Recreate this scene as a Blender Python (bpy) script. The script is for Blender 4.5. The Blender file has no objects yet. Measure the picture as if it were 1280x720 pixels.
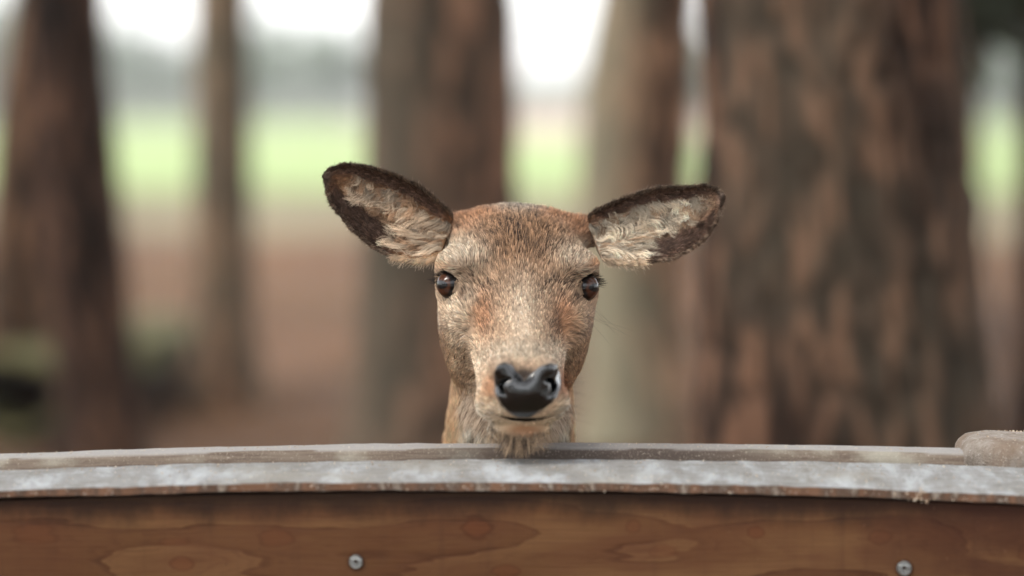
import bpy, bmesh, math, random
import numpy as np
from mathutils import Vector, Matrix
R = math.radians
rng = np.random.default_rng(7)
random.seed(7)
S = bpy.context.scene
COL = S.collection

# ------------------------------------------------------------------ camera
CAMP = np.array((0.0, -2.57, 1.5)); PITCH = R(4.26); K = 36.0/85.0/1280.0
cd = bpy.data.cameras.new('camera'); cam = bpy.data.objects.new('camera', cd); COL.objects.link(cam)
cam.location = CAMP; cam.rotation_euler = (math.pi/2-PITCH, 0, 0)
cd.lens = 85; cd.sensor_width = 36; cd.clip_start = 0.05; cd.clip_end = 6000
cd.dof.use_dof = True; cd.dof.focus_distance = 2.55; cd.dof.aperture_fstop = 1.4; cd.dof.aperture_blades = 0
S.camera = cam
# ------------------------------------------------------------------ sky, sun, exposure
SUN_EL, SUN_ROT = 52, 230          # veiled sun, high and to one side
w = bpy.data.worlds.new('World'); S.world = w; w.use_nodes = True
nt = w.node_tree; nt.nodes.clear()
sky = nt.nodes.new('ShaderNodeTexSky'); sky.sky_type = 'NISHITA'; sky.sun_disc = False
sky.sun_elevation = R(SUN_EL); sky.sun_rotation = R(SUN_ROT); sky.dust_density = 1.0; sky.air_density = 1.0
hs = nt.nodes.new('ShaderNodeHueSaturation'); hs.inputs['Saturation'].default_value = 0.12
bg = nt.nodes.new('ShaderNodeBackground'); bg.inputs['Strength'].default_value = 0.15
ow = nt.nodes.new('ShaderNodeOutputWorld')
nt.links.new(sky.outputs[0], hs.inputs['Color']); nt.links.new(hs.outputs[0], bg.inputs['Color']); nt.links.new(bg.outputs[0], ow.inputs[0])
sd = bpy.data.lights.new('sun', 'SUN'); sun = bpy.data.objects.new('sun', sd); COL.objects.link(sun)
sd.energy = .85; sd.angle = R(16); sd.color = (1.0, .93, .83)
az = R(SUN_ROT)
sdir = Vector((math.sin(az)*math.cos(R(SUN_EL)), math.cos(az)*math.cos(R(SUN_EL)), math.sin(R(SUN_EL))))
sun.rotation_euler = (-sdir).to_track_quat('-Z', 'Y').to_euler()
vs = S.view_settings; vs.view_transform = 'Standard'; vs.look = 'None'; vs.exposure = 1.85; vs.gamma = 1; vs.use_curve_mapping = False
S.cycles.use_denoising = True; S.cycles.denoiser = 'OPENIMAGEDENOISE'
S.cycles.max_bounces = 6; S.cycles.transparent_max_bounces = 8
S.cycles_curves.shape = 'RIBBONS'

# ------------------------------------------------------------------ helpers
def lin(c):
    c = np.asarray(c, float)/255.0
    return np.where(c <= 0.04045, c/12.92, ((c+0.055)/1.055)**2.4)
def l4(c): return tuple(lin(c))+(1,)
CP, SP = math.cos(PITCH), math.sin(PITCH)
def at(px, py, Y):
    """a point of the place at depth Y that the photograph shows at px, py"""
    rx = (px-640)*K; ry = (360-py)*K
    d = np.array((rx, CP+ry*SP, -SP+ry*CP))
    return CAMP + d*((Y-CAMP[1])/d[1])
def chart(p):
    """flat chart of the coat (fixed numbers): world points -> coat-map coordinates"""
    q = p-CAMP
    f = q[..., 1]*CP-q[..., 2]*SP; u = q[..., 1]*SP+q[..., 2]*CP
    return 640+q[..., 0]/f/K, 360-u/f/K
def smooth(a, b, x):
    t = np.clip((x-a)/(b-a), 0, 1); return t*t*(3-2*t)
_lat = rng.random((64, 64, 64))
def vnoise(p, sc):
    q = np.asarray(p)*sc+17.3; i = np.floor(q).astype(int); f = q-i; f = f*f*(3-2*f); i &= 63; j = (i+1) & 63
    x0, y0, z0 = i[..., 0], i[..., 1], i[..., 2]; x1, y1, z1 = j[..., 0], j[..., 1], j[..., 2]
    fx, fy, fz = f[..., 0], f[..., 1], f[..., 2]
    g = lambda a, b, c: _lat[a, b, c]
    return ((g(x0,y0,z0)*(1-fx)+g(x1,y0,z0)*fx)*(1-fy)+(g(x0,y1,z0)*(1-fx)+g(x1,y1,z0)*fx)*fy)*(1-fz) + \
           ((g(x0,y0,z1)*(1-fx)+g(x1,y0,z1)*fx)*(1-fy)+(g(x0,y1,z1)*(1-fx)+g(x1,y1,z1)*fx)*fy)*fz
def norm(v): return v/np.maximum(np.linalg.norm(v, axis=-1, keepdims=True), 1e-9)

def link(name, me, mat=None, parent=None, smooth_=True):
    o = bpy.data.objects.new(name, me); COL.objects.link(o)
    if mat: me.materials.append(mat)
    if parent: o.parent = parent
    if smooth_ and me.polygons: me.polygons.foreach_set('use_smooth', np.ones(len(me.polygons), bool))
    return o
def mesh_np(name, V, F):
    me = bpy.data.meshes.new(name); V = np.asarray(V, np.float32); F = np.asarray(F, np.int32)
    n = F.shape[1]
    me.vertices.add(len(V)); me.vertices.foreach_set('co', V.ravel())
    me.loops.add(F.size); me.loops.foreach_set('vertex_index', F.ravel())
    me.polygons.add(len(F)); me.polygons.foreach_set('loop_start', np.arange(0, F.size, n, dtype=np.int32))
    me.polygons.foreach_set('loop_total', np.full(len(F), n, np.int32))
    me.update(calc_edges=True); me.validate(); return me
def attr_col(me, name, C):
    a = me.attributes.new(name, 'FLOAT_COLOR', 'POINT')
    C = np.asarray(C, np.float32)
    if C.shape[1] == 3: C = np.concatenate([C, np.ones((len(C), 1), np.float32)], 1)
    a.data.foreach_set('color', C.ravel())
def empty(name, loc=(0, 0, 0)):
    o = bpy.data.objects.new(name, None); COL.objects.link(o); o.location = loc; o.empty_display_size = .1; return o
def tag(o, label=None, cat=None, group=None, kind=None):
    for k, v in (('label', label), ('category', cat), ('group', group), ('kind', kind)):
        if v: o[k] = v
    return o

class NT:
    """small node-tree builder"""
    def __init__(s, name):
        s.m = bpy.data.materials.new(name); s.m.use_nodes = True; s.t = s.m.node_tree; s.t.nodes.clear()
        s.out = s.t.nodes.new('ShaderNodeOutputMaterial')
        s.b = s.t.nodes.new('ShaderNodeBsdfPrincipled'); s.t.links.new(s.b.outputs[0], s.out.inputs[0])
    def n(s, typ, ins=None, **kw):
        x = s.t.nodes.new('ShaderNode'+typ)
        for k, v in kw.items(): setattr(x, k, v)
        for k, v in (ins or {}).items(): s.put(x.inputs[k], v)
        return x
    def put(s, sock, v):
        if isinstance(v, bpy.types.NodeSocket): s.t.links.new(v, sock)
        elif isinstance(v, bpy.types.Node): s.t.links.new(v.outputs[0], sock)
        else: sock.default_value = v
    def math(s, op, a, b=0.0, c=None):
        d = {0: a, 1: b}
        if c is not None: d[2] = c
        return s.n('Math', d, operation=op).outputs[0]
    def mix(s, f, a, b, mode='MIX'):
        x = s.t.nodes.new('ShaderNodeMix'); x.data_type = 'RGBA'; x.blend_type = mode
        s.put(x.inputs[0], f); s.put(x.inputs[6], a); s.put(x.inputs[7], b); return x.outputs[2]
    def noise(s, vec, scale, detail=4, rough=.55, dist=0.0):
        return s.n('TexNoise', {'Vector': vec, 'Scale': scale, 'Detail': detail, 'Roughness': rough, 'Distortion': dist}).outputs[0]
    def ramp(s, f, a, b):
        return s.n('MapRange', {0: f, 1: a, 2: b}, interpolation_type='SMOOTHSTEP').outputs[0]
    def vscale(s, v, sc):
        return s.n('VectorMath', {0: v, 1: sc}, operation='MULTIPLY').outputs[0]
    def pos(s): return s.n('NewGeometry').outputs['Position']
    def obj(s): return s.n('TexCoord').outputs['Object']
    def bump(s, h, dist, strength=1.0):
        s.put(s.b.inputs['Normal'], s.n('Bump', {'Height': h, 'Distance': dist, 'Strength': strength}))
    def set(s, **kw):
        for k, v in kw.items(): s.put(s.b.inputs[k.replace('_', ' ')], v)
        return s.m

def simple(name, c, rough=.8, var=.25, sc=8.0, spec=.3):
    t = NT(name); v = t.noise(t.obj(), sc)
    col = t.mix(t.ramp(v, .3, .7), tuple(lin(c)*(1-var))+(1,), tuple(np.minimum(lin(c)*(1+var), 1))+(1,))
    t.set(Base_Color=col, Roughness=rough); t.b.inputs['Specular IOR Level'].default_value = spec
    t.bump(v, .002); return t.m
def attr_mat(name, aname, rough=.85, spec=.2, rough_attr=None, bump=None):
    t = NT(name); a = t.n('Attribute', attribute_name=aname)
    t.set(Base_Color=a.outputs['Color'], Roughness=rough); t.b.inputs['Specular IOR Level'].default_value = spec
    if rough_attr:
        r = t.n('Attribute', attribute_name=rough_attr); f = r.outputs['Fac']
        t.put(t.b.inputs['Roughness'], t.math('MULTIPLY_ADD', f, -.62, .85))
        t.put(t.b.inputs['Specular IOR Level'], t.math('MULTIPLY_ADD', f, .45, .15))
    if bump:
        h = t.noise(t.pos(), bump[0], 6); t.bump(h, bump[1], bump[2])
    return t.m

# ------------------------------------------------------------------ the setting: ground, track, field, hill, far wood
def strip(name, ys, x0, x1, mat, z, nx=24, wob=0.0, hf=None):
    xs = np.linspace(x0, x1, nx); V = []
    for j, y in enumerate(ys):
        for x in xs:
            yy = y + (wob*(vnoise(np.array((x*.13, j*3.1, 0.)), 1.0)-.5) if j in (0, len(ys)-1) else 0)
            V.append((x, yy, z+(hf(x, yy) if hf else 0)))
    F = [(j*nx+i, j*nx+i+1, (j+1)*nx+i+1, (j+1)*nx+i) for j in range(len(ys)-1) for i in range(nx-1)]
    return link(name, mesh_np(name, V, F), mat)

t = NT('needle_litter'); p = t.pos()
n1 = t.noise(p, .55, 5); n2 = t.noise(p, 14, 6, .7); n3 = t.noise(p, .23, 3)
c = t.mix(t.ramp(n1, .35, .65), l4((84, 55, 29)), l4((110, 74, 41)))
c = t.mix(t.ramp(n3, .52, .68), c, l4((88, 74, 44)))
c = t.mix(t.math('MULTIPLY', t.ramp(n2, .45, .75), .55), c, l4((46, 33, 24)))
t.set(Base_Color=c, Roughness=.95); t.bump(n2, .03)
M_floor = t.m
gy = [-8, -4, 0, 4, 8, 12, 16, 20, 24, 30, 45, 80, 160, 400, 1000]
tag(strip('ground', gy, -600, 600, M_floor, 0, 120), 'brown needle-littered forest floor', kind='structure')
# gently uneven near part of the forest floor (rests on the flat sheet)
def und(x, y): return .004+.10*max(0, float(vnoise(np.array((x*.45, y*.45, 3.)), 1.0))-.35)*float(smooth(3.0, 6.0, y))*(1-float(smooth(24, 27, y)))
tag(strip('forest_floor', list(np.linspace(.5, 27, 60)), -14, 14, M_floor, 0, 60, hf=und), 'uneven brown forest floor under the pines', kind='structure')

t = NT('pale_sand'); p = t.pos(); n1 = t.noise(p, .4, 5); n2 = t.noise(p, 6, 5)
c = t.mix(t.ramp(n1, .3, .7), l4((92, 80, 52)), l4((120, 110, 82)))
c = t.mix(t.math('MULTIPLY', t.ramp(n2, .5, .7), .4), c, l4((92, 88, 60)))
t.set(Base_Color=c, Roughness=.95); t.bump(n2, .03)
tag(strip('path', list(np.linspace(24, 47, 6)), -60, 60, t.m, .012, 60, wob=5), 'pale sandy track between the wood and the field', kind='structure')
t = NT('meadow_grass'); p = t.pos(); n1 = t.noise(p, .06, 5); n2 = t.noise(p, 3, 5)
c = t.mix(t.ramp(n1, .3, .7), l4((132, 150, 92)), l4((152, 166, 114)))
c = t.mix(t.math('MULTIPLY', n2, .4), c, l4((96, 122, 52)))
t.set(Base_Color=c, Roughness=.9); t.bump(n2, .05)
tag(strip('field', [40, 44, 50, 60, 80, 110, 150, 200, 260, 330], -300, 300, t.m, .05, 80, wob=5), 'bright green meadow beyond the trees', kind='structure')
t = NT('heath'); p = t.pos(); n1 = t.noise(p, .03, 5); n2 = t.noise(p, .6, 5)
c = t.mix(t.ramp(n1, .35, .65), l4((160, 138, 124)), l4((182, 158, 142)))
c = t.mix(t.math('MULTIPLY', t.ramp(n2, .5, .7), .35), c, l4((104, 108, 78)))
t.set(Base_Color=c, Roughness=.95); t.bump(n2, .2)
M_heath = t.m
M_hill = simple('far_hill', (98, 100, 84), .95, .25, .02)
def hillz(x, y):
    s = smooth(250, 640, y); rdg = 6+7*smooth(-40, -120, x)+3*math.sin(x*.021)+3*math.sin(x*.055+1)
    return float(.1+s*rdg)
tag(strip('hill', list(np.linspace(238, 900, 30)), -520, 520, M_hill, 0, 90, hf=hillz), 'low heath-covered hill beyond the meadow', kind='structure')
# a nearer tongue of russet heath reaching into the meadow
V, F = [], []
for j, y in enumerate(np.linspace(118, 250, 14)):
    for i, s in enumerate(np.linspace(-1, 1, 14)):
        cx = 1.2+.02*(y+2.6); hw = (8+8*smooth(118, 160, y))*(1+.15*math.sin(y*.2))
        V.append((cx+s*hw, y, .058+.9*(1-s*s)*float(smooth(118, 220, y))))
for j in range(13):
    for i in range(13): F.append((j*14+i, j*14+i+1, (j+1)*14+i+1, (j+1)*14+i))
tag(link('heath_slope', mesh_np('heath_slope', V, F), M_heath), 'russet heath slope at the edge of the meadow', kind='structure')

# far wood: one mass of small leaf faces on stems
M_far = simple('far_foliage', (92, 106, 84), .9, .35, .2)
fv, ff = [], []
r_ = np.random.default_rng(3)
def leaf_faces(centres, size, rg):
    n = len(centres)
    a = norm(rg.normal(size=(n, 3))); b = norm(np.cross(a, rg.normal(size=(n, 3))))
    sz = size*(.6+.8*rg.random((n, 1)))
    q = np.stack([centres-a*sz, centres+b*sz*.5, centres+a*sz, centres-b*sz*.5], 1)
    return q.reshape(-1, 3), np.arange(4*n).reshape(-1, 4)
cs = []
for k in range(620):
    y = r_.uniform(262, 520); x = r_.uniform(-.55, .55)*(y+2.6)
    if -.005 < x/(y+2.6) < .05: continue
    h = r_.uniform(9, 16)*(1 if x < 0 else .8); z0 = hillz(x, y); rad = r_.uniform(2.0, 4.0)
    n = 230; pts = norm(r_.normal(size=(n, 3)))*r_.random((n, 1))**.45
    lob = 1+.35*np.sin(pts[:, :1]*5+k)*np.cos(pts[:, 2:]*4+k)
    cs.append(pts*lob*np.array((rad, rad, h*.45))+np.array((x, y, z0+h*.52)))
fv, ff = leaf_faces(np.concatenate(cs), .65, r_)
tag(link('woodland', mesh_np('woodland', fv, ff), M_far, smooth_=False), 'hazy grey-green wood on the far side of the meadow', 'woodland', kind='stuff')

cs = []  # leaf mass added behind the viewer, keeps low sky off face and nose
for k in range(64):
    a = R(200)+R(320-180)*k/63+r_.normal()*.02; d = r_.uniform(17, 27); x, y = math.cos(a)*d*1.25, -2.6+math.sin(a)*d
    h = r_.uniform(5, 9); rad = r_.uniform(1.3, 2.3); n = 260; pts = norm(r_.normal(size=(n, 3)))*r_.random((n, 1))**.45
    cs.append(pts*(1+.35*np.sin(pts[:, :1]*5+k)*np.cos(pts[:, 2:]*4+k))*np.array((rad, rad, h*.5))+np.array((x, y, h*.5)))
fv, ff = leaf_faces(np.concatenate(cs), .34, r_)
tag(link('leafy_sky_block', mesh_np('leafy_sky_block', fv, ff), M_far, smooth_=False), 'leafy mass added behind the viewer to block the low sky', 'leafy_sky_block', kind='stuff')

# ------------------------------------------------------------------ pines
M_bark = attr_mat('bark', 'bark', .92, .15, bump=(60, .006, .8))
M_needle = simple('pine_needles', (56, 60, 42), .7, .35, 3)
def tube(path, radii, seg, rough=0.0, cols=None, seed=0, plate=(9, 26), stretch=4.2, flare=0.0, detail=1.0):
    path = np.asarray(path, float); n = len(path)
    tg = norm(np.gradient(path, axis=0)); ref = np.array((0, 1., 0))
    sx = norm(np.cross(tg, ref)); sy = norm(np.cross(sx, tg))
    th = np.linspace(0, 2*np.pi, seg, endpoint=False)
    ca, sa = np.cos(th), np.sin(th)
    L = np.concatenate([[0], np.cumsum(np.linalg.norm(np.diff(path, axis=0), axis=1))])
    R0 = np.asarray(radii, float)[:, None]
    q = np.stack([np.broadcast_to(ca, (n, seg))*R0, np.broadcast_to(sa, (n, seg))*R0, np.broadcast_to((L/stretch)[:, None], (n, seg))], -1)
    q = q+np.array((seed*1.37, seed*.71, seed*2.1))
    wq = q+.012*np.stack([vnoise(q, 30), vnoise(q+5, 30), vnoise(q+9, 30)], -1)
    a = vnoise(wq, plate[1]); b = vnoise(wq+3, plate[0]); d_ = vnoise(wq+6, plate[1]*2.3)
    ridge = 1-np.abs(2*a-1)                         # 1 in the crevices
    crev = smooth(.72, .98, ridge)
    disp = (b-.5)*.9+(d_-.5)*.35-crev*.9
    rr = R0*(1+0*disp)+rough*disp
    V = path[:, None, :]+rr[..., None]*(ca[None, :, None]*sx[:, None, :]+sa[None, :, None]*sy[:, None, :])
    idx = np.arange(n*seg).reshape(n, seg); nx = np.roll(idx, -1, 1)
    F = np.stack([idx[:-1], nx[:-1], nx[1:], idx[1:]], -1).reshape(-1, 4)
    C = None
    if cols is not None:
        pl = vnoise(wq*np.array((1, 1, 1.0))+11, plate[0]*1.7); pl2 = vnoise(q+21, 3.0)
        dark, mid, lite, lich, la = [lin(c) for c in cols[:4]]+[cols[4]]
        C = mid+(lite-mid)*smooth(.48, .66, pl)[..., None]
        C = C+(dark-C)*(crev*.95+.75*smooth(.46, .24, pl))[..., None].clip(0, 1)
        lm = (smooth(.42, .62, pl2)*la[0]+la[1]*smooth(-.3, .8, (ca[None]*la[2]+sa[None]*0))).clip(0, 1)
        C = C+(lich-C)*(lm*(.6+.4*d_))[..., None]
        C = C.reshape(-1, 3)
    return V.reshape(-1, 3), F, C

def pine(spec, label, seed, group='pine trees in the wood'):
    """spec: dist, list of (py, x left, x right) read off the trunk; above them the trunk goes on to the crown"""
    d, rows, cols, seg, rough, plate = spec
    Y = d+CAMP[1]; rows = sorted(rows, key=lambda r: -r[0])
    P = []; Rd = []
    for py, xl, xr in rows:
        a, b = at(xl, py, Y), at(xr, py, Y); P.append((a+b)/2); Rd.append((b[0]-a[0])/2)
    return grow(Y, np.array(P), np.array(Rd), cols, seg, rough, plate, label, seed, group)
def shade_pine(x, y, r, seed):
    P = np.array([(x, y, 0), (x+.02, y, 1.5), (x+.05, y, 3.0)]); 
    return grow(y, P, np.array((r*1.05, r, r*.95)), bk(.9), 40, .012, (16, 26), 'pine added out of frame to shade the deer and barrier', seed, 'pines added round the viewer')
def grow(Y, P, Rd, cols, seg, rough, plate, label, seed, group):
    zs = P[:, 2]; H = 13+2*random.random()
    def fx(z):
        if z <= zs[-1]: return np.interp(z, zs, P[:, 0])
        sl = (P[-1, 0]-P[-2, 0])/(zs[-1]-zs[-2]); sl = np.clip(sl, -.09, .09); return P[-1, 0]+sl*(z-zs[-1])*math.exp(-(z-zs[-1])/9)
    def fr(z):
        if z <= zs[-1]: r0 = np.interp(z, zs, Rd)
        else: r0 = Rd[-1]*(1-.80*((z-zs[-1])/(H-zs[-1])))
        return r0*(1+.45*math.exp(-max(z, 0)/.16))
    zz = np.concatenate([np.arange(-.12, 2.7, .02 if seg > 100 else .035), np.linspace(2.75, H, 40)])
    kern = lambda f, z: np.mean([f(z+o) for o in (-.12, -.06, 0, .06, .12)])
    path = np.array([(kern(fx, z), Y, z) for z in zz]); rad = np.array([kern(fr, z) for z in zz])
    root = empty('pine_tree', (float(path[0][0]), Y, 0.0)); off = np.array((float(path[0][0]), Y, 0.0))
    V, F, C = tube(path, rad, seg, rough, cols, seed, plate)
    me = mesh_np('trunk', V-off, F); attr_col(me, 'bark', C); link('trunk', me, M_bark, root)
    rg = np.random.default_rng(seed+50); tips = []
    for k in range(16):
        z = H*(.5+.48*(k+rg.random()*.6)/16); a = k*2.4+rg.random(); ln = (1.0-(z/H-.5)*1.3)*rg.uniform(1.5, 2.4)
        b0 = np.array((np.interp(z, zz, path[:, 0]), Y, z)); pts = []
        for s in np.linspace(0, 1, 6):
            pts.append(b0+np.array((math.cos(a)*ln*s, math.sin(a)*ln*s, .35*ln*s-.25*ln*s*s+.03*rg.normal())))
        V, F, C = tube(pts, np.linspace(.045, .012, 6)*(1.3-.5*z/H), 6, .003, cols, seed+k, plate)
        me = mesh_np('limb', V-off, F); attr_col(me, 'bark', C); link('limb', me, M_bark, root)
        for s in (.35, .5, .65, .8, .92, 1.0):
            tips.append(np.array(pts[0])+(np.array(pts[-1])-pts[0])*s+rg.normal(size=3)*.22)
    tips = np.array(tips); cen = np.repeat(tips, 90, 0)+rg.normal(size=(len(tips)*90, 3))*np.array((.34, .34, .18))
    qv, qf = leaf_faces(cen, .14, rg)
    link('crown', mesh_np('crown', qv-off, qf), M_needle, root, False)
    tag(root, label, 'tree', group); return root

BR = ((36, 28, 24), (74, 57, 47), (122, 93, 75), (108, 104, 90))
def bk(b=1.0, tint=(1, 1, 1), lich=(0, 0, -1), src=BR):
    return tuple(tuple(np.clip(np.array(c)*b*np.array(tint), 0, 255)) for c in src)+(lich,)
pine((4.75, [(0, 882, 1200), (280, 876, 1216), (450, 872, 1234), (560, 868, 1254)], bk(.88, (1.0, .96, .93), (.35, .0, 1)), 180, .016, (28, 42)),
     'thick pine trunk with flaking reddish plated bark beside the weathered post', 11)
pine((7.3, [(0, 459, 645), (250, 455, 648), (400, 445, 652), (560, 428, 660)], bk(1.12, (1, .97, .95), (.15, .45, 1)), 96, .012, (16, 26)),
     'broad dark pine trunk standing straight behind the deer head', 23)
pine((8.6, [(0, 36, 130), (130, 38, 140), (300, 48, 156), (440, 66, 168), (560, 78, 180)], bk(.92, (1, .97, .95)), 80, .012, (16, 26)),
     'very dark leaning pine trunk beside the mossy hollow log', 31)
pine((11.0, [(0, 16, 66), (150, -6, 60), (300, -18, 60), (560, -35, 60)], bk(.95, (1, .98, .92), (.3, .1, 1)), 56, .012, (16, 26)),
     'brown-grey pine trunk half hidden behind the very dark leaning trunk', 43)
pine((12.0, [(0, 241, 313), (250, 242, 315), (510, 238, 322)], bk(1.15, (.98, .99, .97), (.35, .2, 1)), 56, .01, (16, 26)),
     'slender straight grey-brown pine standing alone before the green meadow', 57)
pine((10.6, [(0, 748, 872), (80, 730, 871), (250, 718, 862), (400, 728, 858), (560, 738, 855)], bk(1.5, (.99, .99, .96), (.5, .85, 1)), 64, .012, (16, 26)),
     'grey-brown pine trunk with pale lichen between the thick plated trunk and the deer', 61)
rt = pine((10.0, [(0, 1268, 1330), (250, 1272, 1336), (560, 1262, 1340)], bk(.8, (1, .96, .92)), 56, .012, (16, 26)),
     'brown pine trunk behind the weathered post beyond the thick plated trunk', 87)
# a low drooping limb of that pine
rg = np.random.default_rng(5); off = np.array(rt.location); Yb = 10.0+CAMP[1]
ends = [at(1300, -190, Yb), at(1268, -70, Yb-.05), at(1232, -8, Yb-.12), at(1196, 26, Yb-.2)]
V, F, C = tube(np.array(ends), np.array((.045, .035, .022, .01)), 8, .003, bk(.8), 5, (16, 26))
me = mesh_np('limb', V-off, F); attr_col(me, 'bark', C); lb = link('limb', me, M_bark, rt)
cen = np.concatenate([np.array(ends[i])+(np.array(ends[i+1])-ends[i])*rg.random((420, 1))+rg.normal(size=(420, 3))*np.array((.10, .12, .085)) for i in range(3)])
qv, qf = leaf_faces(cen, .06, rg); nd = link('needles', mesh_np('needles', qv-off, qf), M_needle, rt, False)
pine((15.0, [(0, 1190, 1226), (250, 1192, 1228), (560, 1188, 1236)], bk(.9, (1, .96, .92)), 40, .01, (16, 26)),
     'far brown pine trunk just peeping out behind the thick plated trunk', 91)

# pines added round the viewer to shade the deer and barrier
for i, (x, y) in enumerate([(-7.6, -1.6), (-6.2, -7.4), (-1.0, -7.6), (2.2, -5.6), (4.4, -2.0), (3.3, -8.6), (-3.6, 3.0), (5.4, 3.6), (-6.4, 1.0)]):
    d = y-CAMP[1] if abs(y-CAMP[1]) > .2 else .3
    Rr = .16+.04*((i*7) % 3)/2
    shade_pine(x, y, Rr, 100+i)
# hollow mossy log on the forest floor
lg = at(20, 470, 7.9); Lr = .20
V, F = [], []
n, m = 40, 16; prof = [(0, .70), (-.02, .80), (.0, .98), (.05, 1.0)]+[(x, 1.0-.04*x) for x in np.linspace(.3, 2.4, 10)]+[(2.42, .6), (1.8, .60), (.5, .66)]
m = len(prof)
for (yy, r) in prof:
    for k in range(n):
        a = 2*math.pi*k/n; q = 1+.10*math.sin(3*a+1)+.06*math.sin(7*a+yy*2)
        V.append((Lr*1.35*r*q*math.cos(a), yy, Lr*.95+Lr*r*q*math.sin(a)))
F = [(j*n+k, j*n+(k+1) % n, ((j+1) % m)*n+(k+1) % n, ((j+1) % m)*n+k) for j in range(m) for k in range(n)]
t = NT('mossy_wood'); nz = t.n('SeparateXYZ', {0: t.n('NewGeometry').outputs['Normal']}).outputs[2]; p = t.obj()
nn = t.noise(p, 9, 5)
c = t.mix(t.ramp(t.math('ADD', nz, nn), .55, 1.0), l4((42, 34, 27)), l4((84, 80, 44)))
t.set(Base_Color=c, Roughness=.95); t.bump(nn, .03)
log = link('hollow_log', mesh_np('hollow_log', V, F), t.m); log.location = (lg[0], lg[1], .05); log.rotation_euler[2] = R(-8)
tag(log, 'dark hollow log with moss on top lying on the forest floor', 'log')

# fallen leaves, needles and twigs on the forest floor
rg = np.random.default_rng(9); n = 26000
lx, ly = rg.uniform(-9, 9, n), 1.4+22*rg.random(n)**1.2
lz = np.array([und(a, b) for a, b in zip(lx, ly)])+.012
qv, qf = leaf_faces(np.stack([lx, ly, lz], 1), .035, rg); qv = qv.reshape(-1, 4, 3); c_ = qv.mean(1, keepdims=True); qv = c_+(qv-c_)*np.array((1, 1, .3)); qv = qv.reshape(-1, 3)
base = len(qv); tv_, tf_ = [], []
for k in range(500):
    a = rg.uniform(0, 6.28); L = rg.uniform(.08, .5); x, y = rg.uniform(-8, 8), 1.5+16*rg.random(); d = np.array((math.cos(a), math.sin(a), 0))*L/2; e = np.array((-math.sin(a), math.cos(a), 0))*.006
    c0 = np.array((x, y, und(x, y)+.02)); b = base+len(tv_); up_ = np.array((0, 0, .01)); tv_ += [c0-d-e, c0-d+e, c0-d+up_, c0+d-e, c0+d+e, c0+d+up_]
    tf_ += [(b, b+1, b+4, b+3), (b+1, b+2, b+5, b+4), (b+2, b, b+3, b+5)]
t = NT('dead_leaves'); cc = t.mix(t.ramp(t.noise(t.pos(), 9, 2), .35, .65), l4((62, 42, 26)), l4((132, 96, 60))); t.set(Base_Color=cc, Roughness=.85)
tag(link('leaf_litter', mesh_np('leaf_litter', np.concatenate([qv, np.array(tv_)]), np.concatenate([qf, np.array(tf_)])), t.m, smooth_=False), 'brown fallen leaves and twigs on the forest floor', 'leaf litter', kind='stuff')

# ------------------------------------------------------------------ wooden barrier in front of the deer
def arch(x, y=-.2):
    f = min(1, max(0, (y+.2)/.08)); xa = x+.065-.115*f; xa = xa if abs(xa) < .75 else math.copysign(.75+.6*(abs(xa)-.75), xa); return -(.041-.008*f)*xa**2
def extrude_x(name, prof, x0, x1, nx, mat, parent, wob=0.0, bend=True, seed=0):
    """closed (y, z) profile swept along x, with the rail's arch and a little unevenness"""
    xs = np.linspace(x0, x1, nx); m = len(prof); V = []
    for x in xs:
        for j, (y, z) in enumerate(prof):
            q = np.array((x*9+seed, j*1.7, seed)); k = vnoise(q, 1.0)-.5; k2 = vnoise(q*5+3, 1.0)-.5+.6*(vnoise(q*17+9, 1.0)-.5)
            V.append((x, y+wob*k2*.5, z+(arch(x, y) if bend else 0)+wob*(k*.8+k2*.5)))
    F = [(i*m+j, i*m+(j+1) % m, (i+1)*m+(j+1) % m, (i+1)*m+j) for i in range(nx-1) for j in range(m)]
    bm = bmesh.new(); vs_ = [bm.verts.new(v) for v in V]
    for f in F: bm.faces.new([vs_[i] for i in f])
    bm.faces.new([vs_[j] for j in range(m)][::-1]); bm.faces.new([vs_[(nx-1)*m+j] for j in range(m)])
    bmesh.ops.recalc_face_normals(bm, faces=bm.faces)
    me = bpy.data.meshes.new(name); bm.to_mesh(me); bm.free()
    o = link(name, me, mat, parent, True)
    me.set_sharp_from_angle(angle=R(38)); return o
LIP_F = -.118; CAP_F = -.205; FACE = -.200
zl = at(640, 555.5, LIP_F+.02)[2]          # top of the rear lip
zc = at(640, 574.5, LIP_F-.003)[2]         # cap board meets the lip
zf = at(640, 600.5, CAP_F)[2]              # front arris of the cap board
zb = at(640, 613, CAP_F)[2]              # under edge of the cap board

# weathered grey top wood
t = NT('weathered_wood'); p = t.pos()
g = t.noise(t.vscale(p, (6, 90, 90)), 3.2, 6, .6); g2 = t.noise(t.vscale(p, (1, .45, .45)), 30, 8, .72, .3); g3 = t.noise(t.vscale(p, (.6, 1, 1)), 7, 4)
dust = t.noise(p, 420, 3, .7)
c = t.mix(t.ramp(g, .3, .7), l4((132, 118, 106)), l4((160, 150, 142)))
c = t.mix(t.ramp(g2, .46, .62), c, l4((190, 190, 190)))
c = t.mix(t.math('MULTIPLY', t.ramp(g3, .5, .7), .7), c, l4((128, 122, 108)))
c = t.mix(t.math('MULTIPLY', t.ramp(dust, .55, .75), .6), c, l4((206, 200, 190)))
t.set(Base_Color=c, Roughness=.8); t.bump(t.math('ADD', g, g2), .0012, .8)
t.b.inputs['Specular IOR Level'].default_value = .35
M_weath = t.m
t = NT('rear_lip_wood'); p = t.pos()
g = t.noise(t.vscale(p, (5, 80, 80)), 3.2, 6, .6); g2 = t.noise(t.vscale(p, (.7, 1, 1)), 16, 5, .6); dust = t.noise(p, 520, 3, .75)
c = t.mix(t.ramp(g, .3, .7), l4((92, 76, 64)), l4((122, 108, 94)))
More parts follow.
